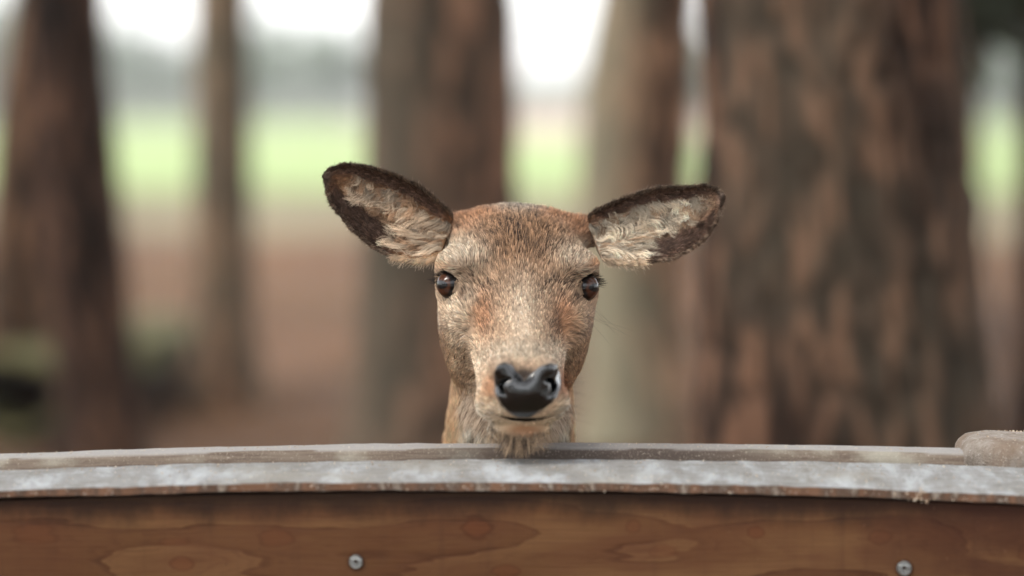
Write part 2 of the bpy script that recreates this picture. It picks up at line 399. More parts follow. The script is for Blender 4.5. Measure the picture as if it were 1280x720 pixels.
c = t.mix(t.ramp(g2, .5, .68), c, l4((150, 144, 130)))
xx = t.n('SeparateXYZ', {0: p}).outputs[0]; zz_ = t.n('SeparateXYZ', {0: p}).outputs[2]
wet = t.ramp(t.math('ABSOLUTE', t.math('SUBTRACT', xx, .09)), .24, .06)      # darker stretch where the deer leans over
c = t.mix(t.math('MULTIPLY', wet, .9), c, l4((60, 48, 41)))
nzz = t.n('SeparateXYZ', {0: t.n('NewGeometry').outputs['Normal']}).outputs[2]
c = t.mix(t.math('MULTIPLY', t.ramp(nzz, .5, .9), t.math('SUBTRACT', .9, t.math('MULTIPLY', wet, .35))), c, l4((152, 149, 146)))
c = t.mix(t.math('MULTIPLY', t.ramp(dust, .57, .72), .75), c, l4((186, 176, 160)))
t.set(Base_Color=c, Roughness=.75); t.bump(g, .001, .8); M_lip = t.m

# brown front board: grain lines bending round knots
t = NT('knotty_pine_board'); p = t.obj(); sx = t.n('SeparateXYZ', {0: p}); X, Z = sx.outputs[0], sx.outputs[2]
knots = []
for (px, py, rx, rz, red, s) in [(42, 668, 26, 15, .45, 1), (595, 660, 17, 14, .95, 1.15), (228, 705, 13, 10, .8, .8), (218, 677, 18, 5, .55, .3), (345, 671, 20, 11, .55, .7),
                              (632, 714, 16, 9, .75, .7), (792, 658, 9, 7, .6, .5), (828, 688, 14, 9, .4, .5), (945, 664, 9, 7, .9, .4), (1100, 672, 12, 8, .7, .4), (1290, 690, 16, 12, .6, .8)]:
    a = at(px, py, FACE); sc = .79e-3; knots.append((a[0], a[2], rx*sc, rz*sc, red, s))
wn = t.noise(t.vscale(p, (1.1, 1, 9)), 2.0, 3, .5); wn2 = t.noise(t.vscale(p, (3, 1, 22)), 5, 3, .5)
field = t.math('ADD', t.math('MULTIPLY', Z, 20.0), t.math('ADD', t.math('MULTIPLY', wn, 2.2), t.math('MULTIPLY', wn2, .35)))
kmask = None; kdark = None
for (kx, kz, rx, rz, red, s) in knots:
    dx = t.math('MULTIPLY', t.math('SUBTRACT', X, kx), 1/rx); dz = t.math('MULTIPLY', t.math('SUBTRACT', Z, kz), 1/rz)
    r2 = t.math('ADD', t.math('MULTIPLY', dx, dx), t.math('MULTIPLY', dz, dz))
    wide = t.math('ADD', t.math('MULTIPLY', t.math('MULTIPLY', dx, dx), .016), t.math('MULTIPLY', t.math('MULTIPLY', dz, dz), .10))
    field = t.math('ADD', field, t.math('MULTIPLY', t.math('EXPONENT', t.math('MULTIPLY', wide, -1)), 1.15*s*(1 if kz < zb-.06 else -1)))
    r = t.math('ADD', t.math('SQRT', r2), t.math('MULTIPLY', t.math('SUBTRACT', wn2, .5), 1.6))
    k = t.math('MULTIPLY', t.ramp(r, 1.25, .7), red)
    ring = t.math('MULTIPLY', t.math('MULTIPLY', t.ramp(r, 1.25, 1.0), t.ramp(r, .72, 1.0)), red)
    kmask = k if kmask is None else t.math('MAXIMUM', kmask, k); kdark = ring if kdark is None else t.math('MAXIMUM', kdark, ring)
fr = t.math('FRACT', field); line = t.math('MULTIPLY', t.math('MULTIPLY', t.ramp(fr, .86, .975), t.ramp(fr, 1.0, .975)), t.ramp(t.noise(t.vscale(p, (1.5, 1, 3)), 7, 3), .30, .62))
fine = t.noise(t.vscale(p, (3, 1, 130)), 4, 4, .6); blot = t.noise(t.vscale(p, (1.2, 1, 2.4)), 6, 4, .55); vert = t.noise(t.vscale(p, (30, 1, 2.0)), 2.0, 3, .6)
c = t.mix(t.ramp(fr, .0, .8), l4((114, 82, 54)), l4((98, 67, 43)))
c = t.mix(t.math('MULTIPLY', t.ramp(blot, .38, .66), .55), c, l4((92, 58, 40)))
c = t.mix(t.math('MULTIPLY', line, .6), c, l4((66, 38, 26)))
f3 = t.math('FRACT', t.math('ADD', t.math('MULTIPLY', field, 4.0), t.math('MULTIPLY', wn2, 1.2))); l3 = t.math('MULTIPLY', t.ramp(f3, .55, .97), t.ramp(f3, 1.0, .97))
c = t.mix(t.math('MULTIPLY', t.math('MULTIPLY', l3, t.ramp(t.noise(t.vscale(p, (1, 1, 4)), 5, 3), .40, .65)), .35), c, l4((76, 46, 31)))
c = t.mix(t.math('MULTIPLY', t.ramp(fine, .45, .75), .5), c, l4((84, 54, 38)))
c = t.mix(t.math('MULTIPLY', t.ramp(vert, .5, .7), .28), c, l4((78, 52, 38)))
c = t.mix(t.math('MULTIPLY', kmask, .6), c, l4((98, 57, 36)))
c = t.mix(t.math('MULTIPLY', kdark, .5), c, l4((66, 36, 24)))
stain_shade = t.noise(t.vscale(p, (1, 1, .6)), 22, 5, .65)
edge = t.ramp(t.math('ADD', t.math('SUBTRACT', Z, t.math('MULTIPLY', t.math('MULTIPLY', t.math('ADD', X, .065), t.math('ADD', X, .065)), -.041)), t.math('MULTIPLY', stain_shade, .045)), zb-.014, zb+.016)    # shade under the cap overhang painted in, with ragged dark stain
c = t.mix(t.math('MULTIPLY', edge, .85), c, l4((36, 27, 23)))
rs = t.math('MULTIPLY', t.ramp(X, .20, .55), t.ramp(blot, .30, .58))                       # one end has gone dark and reddish
c = t.mix(t.math('MULTIPLY', rs, .72), c, l4((62, 36, 27)))
speck = t.noise(p, 300, 2, .6); c = t.mix(t.math('MULTIPLY', t.ramp(speck, .68, .76), t.math('MULTIPLY', t.ramp(X, -.1, .4), .6)), c, l4((150, 116, 92)))
c = t.mix(t.math('MULTIPLY', t.ramp(t.noise(p, 150, 2), .70, .78), .6), c, l4((52, 34, 26)))
for (px, py) in ((445, 702), (1130, 710)):
    a = at(px, py, FACE); dx = t.math('SUBTRACT', X, a[0]); dz = t.math('SUBTRACT', Z, a[2]-.001)
    rr = t.math('SQRT', t.math('ADD', t.math('MULTIPLY', dx, dx), t.math('MULTIPLY', dz, dz)))
    c = t.mix(t.math('MULTIPLY', t.ramp(t.math('ADD', rr, t.math('MULTIPLY', t.math('SUBTRACT', stain_shade, .5), .008)), .0115, .0068), .65), c, l4((40, 27, 21)))
t.set(Base_Color=c, Roughness=.75); t.b.inputs['Specular IOR Level'].default_value = .12
t.bump(t.math('ADD', t.math('MULTIPLY', line, -.5), fine), .0008, .8); M_board = t.m
t = NT('cap_edge_wood'); p = t.pos(); g = t.noise(t.vscale(p, (8, 60, 60)), 4, 5); g2 = t.noise(t.vscale(p, (2.5, 1, 1)), 28, 4, .6); dust = t.noise(p, 300, 3)
nz_ = t.n('SeparateXYZ', {0: t.n('NewGeometry').outputs['True Normal']}).outputs[2]
c0 = t.mix(t.ramp(g2, .35, .65), l4((126, 92, 70)), l4((86, 68, 56))); c0 = t.mix(t.math('MULTIPLY', t.ramp(g2, .56, .7), .8), c0, l4((165, 152, 138)))
top = t.noise(t.vscale(p, (1, .45, .45)), 30, 8, .72, .3); g3 = t.noise(t.vscale(p, (.6, 1, 1)), 9, 4)
c1 = t.mix(t.ramp(g, .3, .7), l4((116, 113, 108)), l4((140, 139, 137))); c1 = t.mix(t.ramp(top, .42, .72), c1, l4((174, 178, 181))); c1 = t.mix(t.math('MULTIPLY', t.ramp(g3, .52, .7), .5), c1, l4((142, 136, 124)))
c = t.mix(t.ramp(nz_, .30, .52), c0, c1); c = t.mix(t.math('MULTIPLY', t.ramp(dust, .6, .72), .6), c, l4((190, 184, 174)))
t.set(Base_Color=c, Roughness=.8); t.bump(t.math('ADD', g, top), .0012, .8); M_cap = t.m

barrier = empty('wooden_barrier', (0, FACE, 0))
bar = []
XW = 1.9
bar.append(extrude_x('rear_lip', [(LIP_F, zc-.03), (LIP_F+.001, zl-.006), (LIP_F+.004, zl-.0015), (LIP_F+.009, zl), (LIP_F+.028, zl+.0005), (LIP_F+.031, zl-.003), (LIP_F+.031, zc-.12)], -XW, .4625, 220, M_lip, barrier, .0016, seed=3))
bar.append(extrude_x('cap_board', [(CAP_F, zb), (CAP_F-.001, zf-.0014), (CAP_F+.0015, zf), (CAP_F+.02, zf+(zc-zf)*.28), (LIP_F-.03, zc-.002), (LIP_F-.003, zc), (LIP_F-.003, zb-.002), (CAP_F+.02, zb-.001)], -XW, XW, 700, M_cap, barrier, .0026, seed=8))
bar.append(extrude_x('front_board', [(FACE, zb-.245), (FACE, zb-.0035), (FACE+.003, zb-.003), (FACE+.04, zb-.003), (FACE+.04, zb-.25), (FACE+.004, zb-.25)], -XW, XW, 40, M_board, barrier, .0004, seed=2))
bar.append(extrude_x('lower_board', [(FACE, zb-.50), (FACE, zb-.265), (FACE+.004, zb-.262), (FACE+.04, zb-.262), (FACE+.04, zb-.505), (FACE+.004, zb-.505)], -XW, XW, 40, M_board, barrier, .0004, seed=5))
# screws in the front board
M_steel = simple('zinc_steel', (150, 152, 150), .28, .25, 300, .6); M_steel.node_tree.nodes['Principled BSDF'].inputs['Metallic'].default_value = .9
for (px, py, r) in ((445, 702, 8.5), (1130, 710, 9)):
    a = at(px, py, FACE); r *= .79e-3
    bm = bmesh.new(); prof = [(r, 0), (r*1.0, -.0012), (r*.88, -.0022), (r*.80, -.0016), (r*.70, -.0014), (r*.58, -.0022), (r*.40, -.0025), (r*.32, -.0022), (r*.28, .0012), (0.0001, .0014)]
    rings = []
    for (rr, yy) in prof: rings.append([bm.verts.new((rr*math.cos(2*math.pi*k/24), yy, rr*math.sin(2*math.pi*k/24))) for k in range(24)])
    for i in range(len(rings)-1):
        for k in range(24): bm.faces.new((rings[i][k], rings[i][(k+1) % 24], rings[i+1][(k+1) % 24], rings[i+1][k]))
    bmesh.ops.recalc_face_normals(bm, faces=bm.faces)
    me = bpy.data.meshes.new('screw_head'); bm.to_mesh(me); bm.free()
    o = link('screw_head', me, M_steel, barrier); o.location = (a[0], FACE-.0005, a[2]); bar.append(o)
# two support posts inside the barrier
for x in (-1.5, -.80, .80, 1.5):
    bm = bmesh.new(); bmesh.ops.create_cube(bm, size=1)
    bmesh.ops.scale(bm, vec=(.08, .036, zb-.02), verts=bm.verts); bmesh.ops.bevel(bm, geom=bm.edges[:], offset=.005, segments=2, affect='EDGES')
    me = bpy.data.meshes.new('support_post'); bm.to_mesh(me); bm.free()
    o = link('support_post', me, M_weath, barrier); o.location = (x, FACE+.061, (zb-.02)/2-.02); bar.append(o)
for o in bar:
    if o.name.startswith(('screw', 'support')): o.location.y -= FACE
    else: o.data.transform(Matrix.Translation((0, -FACE, 0)))
tag(barrier, 'low brown wooden barrier with grey weathered top that the deer looks over', 'barrier')

# rounded weathered post rising behind the cap board
px0 = at(1205, 550, -.09); pz = at(1245, 553, -.09)[2]; pxr = px0[0]+.085
V, F = [], []; n, rows = 44, []
prof = [(0.0, 1.0), (pz-.022, 1.0), (pz-.014, .985), (pz-.008, .95), (pz-.003, .88), (pz-.0005, .74), (pz+.0005, .45), (pz+.0005, .02)]
for (z, s) in prof:
    for k in range(n):
        a = 2*math.pi*k/n; e = 3.2; cx, sy = math.cos(a), math.sin(a)
        rr = (abs(cx)**e+abs(sy)**e)**(-1/e)
        V.append((.085*s*rr*cx, .06*s*rr*sy, z-.004*cx*(z > .5)+.0016*(vnoise(np.array((cx*3, sy*3, z*90)), 2.0)-.5)))
F = [(j*n+k, j*n+(k+1) % n, (j+1)*n+(k+1) % n, (j+1)*n+k) for j in range(len(prof)-1) for k in range(n)]
t = NT('sawn_post_wood'); p = t.obj(); g = t.noise(t.vscale(p, (60, 60, 5)), 2.5, 6, .6); g2 = t.noise(t.vscale(p, (2, 2, .6)), 14, 4); dust = t.noise(p, 330, 4, .7)
c = t.mix(t.ramp(g, .3, .7), l4((140, 128, 116)), l4((170, 160, 150))); c = t.mix(t.math('MULTIPLY', t.ramp(g2, .5, .66), .7), c, l4((132, 110, 90)))
c = t.mix(t.math('MULTIPLY', t.ramp(dust, .56, .7), .6), c, l4((212, 204, 194))); t.set(Base_Color=c, Roughness=.85); t.bump(t.math('ADD', g, dust), .004, 1.0)
post = link('wooden_post', mesh_np('wooden_post', V, F), t.m); post.location = (pxr, -.05, 0)
tag(post, 'pale rounded wooden post with sawdust on top behind the barrier', 'post')

# feed crumbs and wood dust scattered over the top boards
rg = np.random.default_rng(12); cv, cf = [], []
def crumb(c, s):
    b = len(cv); q = norm(rg.normal(size=(6, 3))*.35+np.array(((1,0,0),(-1,0,0),(0,1,0),(0,-1,0),(0,0,1),(0,0,-1))))*s*rg.uniform(.6, 1.2, (6, 1))
    cv.extend(c+q); cf.extend([(b, b+2, b+4), (b+2, b+1, b+4), (b+1, b+3, b+4), (b+3, b, b+4), (b+2, b, b+5), (b+1, b+2, b+5), (b+3, b+1, b+5), (b, b+3, b+5)])
for k in range(520):
    x = rg.uniform(-.56, .6); u = rg.random()**1.2; y = CAP_F+.003+u*(LIP_F-CAP_F-.006)
    zt = zf+(zc-zf)*min(1, .28*min(1, (y-CAP_F-.002)/.018)+.72*max(0, (y-CAP_F-.02)/(LIP_F-.03-CAP_F-.02)))
    crumb(np.array((x, y, zt+arch(x, y)+.0004)), rg.uniform(.0004, .0011))
for k in range(330):
    x = rg.uniform(-.56, .46); crumb(np.array((x, LIP_F+rg.uniform(.006, .029), zl+arch(x, -.11)+.0004)), rg.uniform(.0004, .0009))
for k in range(90):      # caught along the cap board's front arris
    x = rg.choice([rg.uniform(-.56, .6), rg.normal(.41, .03), rg.normal(.05, .08), rg.normal(.2, .1)]); crumb(np.array((x, CAP_F-.0005, rg.uniform(zb, zf-.001)+arch(x))), rg.uniform(.0006, .0016))
for k in range(26): crumb(np.array((.402+rg.normal()*.006, CAP_F-.001+rg.normal()*.001, zb+.004+arch(.4)+rg.normal()*.004)), rg.uniform(.0010, .0022))
for k in range(420):     # sawdust on the post
    a, r = rg.uniform(0, 6.28), rg.random()**.5*.78; crumb(np.array((pxr+.085*r*math.cos(a), -.05+.06*r*math.sin(a), pz-.003*r*math.cos(a)+.0006)), rg.uniform(.0006, .0018))
t = NT('feed_dust'); cc = t.mix(t.ramp(t.noise(t.pos(), 260, 2), .35, .65), l4((150, 122, 96)), l4((220, 206, 186))); t.set(Base_Color=cc, Roughness=.9)
tag(link('feed_crumbs', mesh_np('feed_crumbs', cv, cf), t.m, smooth_=False), 'pale crumbs and sawdust scattered on the weathered barrier top', 'crumbs', kind='stuff')

# the misty air over the meadow
bm = bmesh.new(); bmesh.ops.create_cube(bm, size=1); bmesh.ops.scale(bm, vec=(1300, 1040, 29), verts=bm.verts); bmesh.ops.translate(bm, vec=(0, 500, 13.0), verts=bm.verts)
hm = bpy.data.meshes.new('haze'); bm.to_mesh(hm); bm.free()
mh = bpy.data.materials.new('haze'); mh.use_nodes = True; ht = mh.node_tree; ht.nodes.clear(); ho = ht.nodes.new('ShaderNodeOutputMaterial'); pv = ht.nodes.new('ShaderNodeVolumePrincipled')
pv.inputs['Color'].default_value = (.97, .97, .95, 1); pv.inputs['Density'].default_value = .0009; pv.inputs['Anisotropy'].default_value = .3; ht.links.new(pv.outputs[0], ho.inputs['Volume'])
tag(link('haze', hm, mh), 'thin pale mist over the meadow', kind='stuff')

# ------------------------------------------------------------------ the deer
HC = np.array(at(647, 357, 0.0)); YAW, ROLL = R(2.2), R(1.2)
_Ry = np.array(((math.cos(ROLL), 0, math.sin(ROLL)), (0, 1, 0), (-math.sin(ROLL), 0, math.cos(ROLL))))
_Rz = np.array(((math.cos(YAW), -math.sin(YAW), 0), (math.sin(YAW), math.cos(YAW), 0), (0, 0, 1)))
HR = _Rz @ _Ry                                   # head frame (mm): x across, y back, z up, origin between the eyes
def h2w(p): return HC+np.asarray(p, float)/1000.0 @ HR.T
def w2h(p): return (np.asarray(p)-HC) @ HR*1000.0
AX = np.array((0, -.817, -.576)); NX = np.array((0, -.576, .817)); D0 = np.array((0, 60., 87.))
ST = np.array((-60, -20, 0, 30, 60, 80, 100, 125, 150, 180, 215, 245, 268, 285, 297, 304.))
WD = np.array((46, 58, 64, 72, 77, 78, 74, 64, 55, 48.5, 45, 43.5, 42.5, 40, 33, 20.))
DP = np.array((150, 150, 150, 150, 150, 148, 142, 126, 110, 96, 86, 80, 74, 66, 54, 40.))     # ventral depth
DR = np.array((-62, -24, -9, -3, -1, -2, -3, -4, -6, -7, -6, -3, -1, -2, -7, -16.))              # dorsal profile
PE = np.array((2.4, 2.5, 2.6, 2.6, 2.5, 2.5, 2.5, 2.5, 2.5, 2.4, 2.3, 2.3, 2.3, 2.3, 2.2, 2.1))
def smin(a, b, k):
    h = np.clip(.5+.5*(b-a)/k, 0, 1); return b+(a-b)*h-k*h*(1-h)
def smax(a, b, k): return -smin(-a, -b, k)
def ell(p, c, r):
    q = (p-np.array(c))/np.array(r); k0 = np.linalg.norm(q, axis=-1); k1 = np.linalg.norm(q/np.array(r), axis=-1)
    return k0*(k0-1)/np.maximum(k1, 1e-9)
def cap(p, a, b, ra, rb, sq=(1, 1, 1)):
    a, b = np.array(a, float), np.array(b, float); s = np.array(sq, float)
    pa, ba = (p-a)*s, (b-a)*s; h = np.clip((pa@ba)/(ba@ba), 0, 1)
    return np.linalg.norm(pa-h[..., None]*ba, axis=-1)-(ra+(rb-ra)*h)
EYE = np.array((69.5, -3.0, 0.0)); EDIR = np.array((.74, -.67, .03)); EDIR = EDIR/np.linalg.norm(EDIR); ER = 16.5
ESIDE = np.cross((0, 0, 1.), EDIR); ESIDE /= np.linalg.norm(ESIDE); EUP = np.cross(EDIR, ESIDE)
def eye_frame(a):
    q = a-EYE; return q@EDIR, np.hypot(q@ESIDE, (q@EUP+.7)/.61)
NOST = [(638, 475, 1.0), (631, 475, 1.9), (626.5, 481, 2.1), (627, 488, 1.6), (632, 494, .8)]
def head_sdf(p):
    rel = p-D0; s = rel@AX; v = rel@NX; u = np.abs(p[..., 0]); a = p.copy(); a[..., 0] = u
    sc = np.clip(s, -60, 304)
    w_, d_, r_, e_ = (np.interp(sc, ST, T) for T in (WD, DP, DR, PE))
    vc = r_-d_/2; hh = d_/2
    # narrower towards the bridge, fuller in the cheek
    t_ = np.clip((v-vc)/hh, -1, 1)
    nar = np.interp(sc, (0, 60, 110, 150, 200, 240, 304), (.0, .05, .28, .44, .40, .18, .0))
    w2 = w_*(1-nar*np.clip(t_, 0, 1)**1.3)
    f = (((u/w2)**e_+(np.abs(v-vc)/hh)**e_)**(1/e_)-1)*np.minimum(w2, hh)
    f = smax(f, s-303, 20); f = smax(f, -70-s, 20)
    f = smin(f, ell(a, (0, 52, 26), (68, 70, 53)), 18)                 # cranium
    f = smin(f, ell(a, (44, 34, -50), (35, 56, 62)), 20)               # cheek muscle
    f = smin(f, ell(a, (60, 4, 23), (22, 36, 12)), 24)                  # brow ridge
    qd = a-(EYE-EDIR*3); ald = qd@EDIR; trd = np.linalg.norm(qd-ald[..., None]*EDIR, axis=-1)
    f = smin(f, (np.sqrt((trd/27)**2+(ald/9.5)**2)-1)*9.5, 12)         # orbit
    f = smin(f, ell(a, (54, -8, -40), (20, 42, 30)), 18)              # cheek bone under the eye
    f = smin(f, cap(a, (40, 66, 52), (78, 72, 54), 22, 15), 16)        # ear stalk
    f = smin(f, ell(a, (0, -126, -133), (31, 27, 17)), 8)              # chin and lower lip
    f = smin(f, cap(a, (0, -108, -127), (16, 40, -112), 22, 30), 12)   # lower jaw
    f = smax(f, -ell(a, (52, -86, -40), (15, 34, 17)), 16)             # hollow before the eye
    # muzzle: nostril wings, upper lip pads
    f = smin(f, cap(a, (22.5, -161, -72), (6, -166, -94), 13.5, 8), 5)
    f = smin(f, ell(a, (0, -158, -104), (27, 16, 20)), 7)
    f = smin(f, ell(a, (24, -148, -106), (19, 22, 20)), 8)
    # carve: eye socket, tear groove, nostrils, mouth, middle groove of the nose pad
    f = smax(f, -(np.linalg.norm(a-(EYE+EDIR*1.5), axis=-1)-16.2), 3)
    f = smax(f, -cap(a, (60, -34, -10), (52, -52, -30), 2.5, 1.6), 4)
    f = smax(f, -cap(a, (0, -186, -84), (0, -176, -118), 1.6, 1.4), 2.5)
    px, py = chart(h2w(p)); dxm = np.abs(px-657); mc = 525-.0052*(px-657)**2
    slit = np.maximum(np.abs(py-mc)*.8-np.interp(dxm, (0, 24, 44, 52), (1.5, 1.3, .6, -2)), -f-9); slit = np.maximum(slit, p[..., 1]+120)
    f = smax(f, -slit, 1.5)
    mx = 659-np.abs(px-659); dn = np.full(px.shape, 1e3)       # comma-shaped nostrils, both sides alike
    for (x0, y0, r0), (x1, y1, r1) in zip(NOST[:-1], NOST[1:]):
        t_ = np.clip(((mx-x0)*(x1-x0)+(py-y0)*(y1-y0))/((x1-x0)**2+(y1-y0)**2), 0, 1)
        dn = np.minimum(dn, np.hypot(mx-x0-t_*(x1-x0), py-y0-t_*(y1-y0))-(r0+(r1-r0)*t_))
    hole = np.maximum(np.maximum(dn*.8, -f-11), p[..., 1]+135); f = smax(f, -hole, 2.0)
    # eyelids
    al, tr = eye_frame(a)
    f = smin(f, np.hypot(tr-14.6, al-8.4)-2.2, 2.5)
    return f
def deer_sdf(P):
    p = (P-HC) @ HR*1000.0
    f = np.full(p.shape[:-1], 1e3)
    near = (p[..., 1] < 260) & (p[..., 2] > -260)
    f[near] = head_sdf(p[near])
    a = p.copy()
    n = cap(a, (0, 50, -20), (0, 165, -300), 60, 80, (1, 1, 1)); f = smin(f, n, 30)
    n = cap(a, (0, 185, -290), (0, 420, -520), 84, 150, (1, 1, 1)); f = smin(f, n, 60)
    b = a.copy(); b[..., 0] = np.abs(b[..., 0])
    f = smin(f, ell(b, (0, 640, -560), (185, 360, 215)), 80)            # rib cage
    f = smin(f, ell(b, (0, 1120, -540), (180, 330, 200)), 90)           # haunches
    for q in (((95, 470, -600), (90, 440, -850), 75, 36), ((90, 440, -850), (90, 455, -1080), 34, 20), ((90, 455, -1080), (90, 440, -1290), 20, 17), ((90, 430, -1290), (90, 415, -1308), 21, 24),
              ((110, 1200, -580), (105, 1150, -820), 115, 55), ((105, 1150, -820), (100, 1300, -980), 50, 26), ((100, 1300, -980), (100, 1265, -1285), 26, 18), ((100, 1260, -1288), (100, 1240, -1308), 21, 24)):
        f = smin(f, cap(b, *q), 26)
    f = smin(f, cap(b, (0, 1440, -470), (0, 1490, -560), 28, 16), 15)
    return f

def surface_nets(xs, ys, zs, fn):
    nx, ny, nz = len(xs), len(ys), len(zs); Fv = np.empty((nx, ny, nz), np.float32)
    Yg, Zg = np.meshgrid(ys, zs, indexing='ij')
    for i in range(0, nx, 8):
        xx = xs[i:i+8]; P = np.empty((len(xx), ny, nz, 3)); P[..., 0] = xx[:, None, None]; P[..., 1] = Yg; P[..., 2] = Zg
        Fv[i:i+8] = fn(P)
    ins = Fv < 0
    cnt = sum(ins[a:nx-1+a, b:ny-1+b, c:nz-1+c].astype(np.int8) for a in (0, 1) for b in (0, 1) for c in (0, 1))
    act = (cnt > 0) & (cnt < 8); I, J, Kk = np.nonzero(act); idx = np.full(act.shape, -1, np.int64); idx[I, J, Kk] = np.arange(len(I))
    acc = np.zeros((len(I), 3)); num = np.zeros(len(I))
    G = (xs, ys, zs)
    for ax in range(3):
        for o1 in (0, 1):
            for o2 in (0, 1):
                o = [0, 0, 0]; oth = [k for k in range(3) if k != ax]; o[oth[0]] = o1; o[oth[1]] = o2
                A = [I+o[0], J+o[1], Kk+o[2]]; B = list(A); B[ax] = A[ax]+1
                fa, fb = Fv[tuple(A)], Fv[tuple(B)]; m = (fa < 0) != (fb < 0); t_ = np.where(m, fa/np.where(fa == fb, 1, fa-fb), 0)
                pt = np.stack([G[k][A[k]]+(t_*(G[k][B[k]]-G[k][A[k]]) if k == ax else 0) for k in range(3)], -1)
                acc[m] += pt[m]; num[m] += 1
    V = acc/num[:, None]; Q = []
    for ax in range(3):
        oth = [k for k in range(3) if k != ax]; sl0 = [slice(None)]*3; sl1 = [slice(None)]*3; sl0[ax] = slice(0, -1); sl1[ax] = slice(1, None)
        ch = ins[tuple(sl0)] != ins[tuple(sl1)]; c = np.array(np.nonzero(ch)).T
        ok = (c[:, oth[0]] > 0) & (c[:, oth[1]] > 0) & (c[:, oth[0]] < Fv.shape[oth[0]]-1) & (c[:, oth[1]] < Fv.shape[oth[1]]-1); c = c[ok]
        flip = ins[tuple(c.T)]
        def cid(d0, d1):
            e = c.copy(); e[:, oth[0]] += d0; e[:, oth[1]] += d1; return idx[tuple(e.T)]
        q = np.stack([cid(-1, -1), cid(0, -1), cid(0, 0), cid(-1, 0)], 1)
        if ax == 1: flip = ~flip
        q[~flip] = q[~flip][:, ::-1]; Q.append(q)
    return V, np.concatenate(Q)

def grade(parts): return np.unique(np.round(np.concatenate(parts), 5))
hx, hy, hz = HC
fx_ = np.arange(hx-.100, hx+.1001, .0021); gx = grade([np.arange(hx-.30, hx-.1005, .02), fx_, np.arange(hx+.115, hx+.30, .02)])
gyy = grade([np.arange(hy-.20, hy+.10, .0022), np.arange(hy+.105, hy+.25, .008), np.arange(hy+.27, hy+1.56, .03)])
gz = grade([np.arange(-.03, hz-.34, .03), np.arange(hz-.32, hz-.17, .008), np.arange(hz-.165, hz+.125, .0021)])
DV, DQ = surface_nets(gx, gyy, gz, deer_sdf)

# ears: cupped leaves with thickness; stations from base to tip (upper edge, lower edge)
def ear_mesh(U, L, sgn, tipy):
    U, L = np.array(U, float), np.array(L, float); k = len(U); nu, nv = 40, 26
    t0 = np.linspace(0, 1, k); tu = np.linspace(0, 1, nu)
    def cr(A):
        out = []
        for c in range(A.shape[1]):
            a = A[:, c]; m = np.gradient(a, t0); i = np.clip(np.searchsorted(t0, tu, side='right')-1, 0, k-2); h = t0[i+1]-t0[i]; s = (tu-t0[i])/h
            out.append((2*s**3-3*s**2+1)*a[i]+(s**3-2*s**2+s)*h*m[i]+(-2*s**3+3*s**2)*a[i+1]+(s**3-s**2)*h*m[i+1])
        return np.stack(out, 1)
    Us, Ls = cr(U), cr(L); tv = np.linspace(0, 1, nv)
    fr_ = np.zeros((nu, nv, 3)); bk_ = np.zeros((nu, nv, 3))
    for i, u in enumerate(tu):
        yb = .032+u*tipy
        a = at(Us[i, 0], Us[i, 1], yb+.012*(1-u)); b = at(Ls[i, 0], Ls[i, 1], yb-.012*(1-u)+.004)
        dep = .027*math.sin(math.pi*min(1, (u*.86+.14)))**.8*(1-.45*u)
        for j, v in enumerate(tv):
            q = a+(b-a)*v; cup = (max(0, math.sin(math.pi*v)))**.75
            bow = .10*math.sin(math.pi*v)
            fr_[i, j] = q+np.array((0, dep*cup, 0)); 
    du = np.gradient(fr_, axis=0); dv = np.gradient(fr_, axis=1); N = norm(np.cross(du, dv)); N *= np.sign(N[..., 1].mean())     # points back (+y)
    th = .0035*np.minimum(1, np.sin(np.pi*np.clip(tv, .06, .94))*1.5)[None, :, None]+.001
    bk_ = fr_+N*th
    return fr_, bk_, N, tu, tv
# outlines read off the photograph, a few mm inside the fur
EARL = ear_mesh([(566, 274), (551, 258), (523, 236), (490, 220), (457, 211), (431, 208), (414, 216)], [(549, 320), (519, 323), (484, 314), (456, 297), (434, 275), (419, 255), (412, 238)], -1, -.004)
EARR = ear_mesh([(735, 274), (752, 262), (790, 246), (822, 238), (855, 236), (881, 235), (896, 241)], [(752, 322), (783, 327), (813, 324), (843, 319), (873, 301), (889, 280), (898, 260)], 1, -.004)
def grid_faces(nu, nv, off, flip):
    i = np.arange(nu*nv).reshape(nu, nv)+off; q = np.stack([i[:-1, :-1], i[1:, :-1], i[1:, 1:], i[:-1, 1:]], -1).reshape(-1, 4)
    return q[:, ::-1] if flip else q
Vall, Qall, ear_slices = [DV], [DQ], []
base = len(DV)
for (fr_, bk_, N, tu, tv), flip in ((EARL, True), (EARR, False)):
    nu, nv = fr_.shape[:2]; Vall += [fr_.reshape(-1, 3), bk_.reshape(-1, 3)]
    ear_slices.append((base, nu, nv)); Qall.append(grid_faces(nu, nv, base, not flip)); Qall.append(grid_faces(nu, nv, base+nu*nv, flip))
    I0 = np.arange(nu*nv).reshape(nu, nv)
    loop = np.concatenate([I0[:, 0], I0[-1, 1:], I0[::-1, -1][1:], I0[0, ::-1][1:]]); l2 = np.roll(loop, -1)
    rim = np.stack([base+loop, base+l2, base+nu*nv+l2, base+nu*nv+loop], 1); Qall.append(rim if not flip else rim[:, ::-1])
    base += 2*nu*nv
DVa, DQa = np.concatenate(Vall), np.concatenate(Qall)

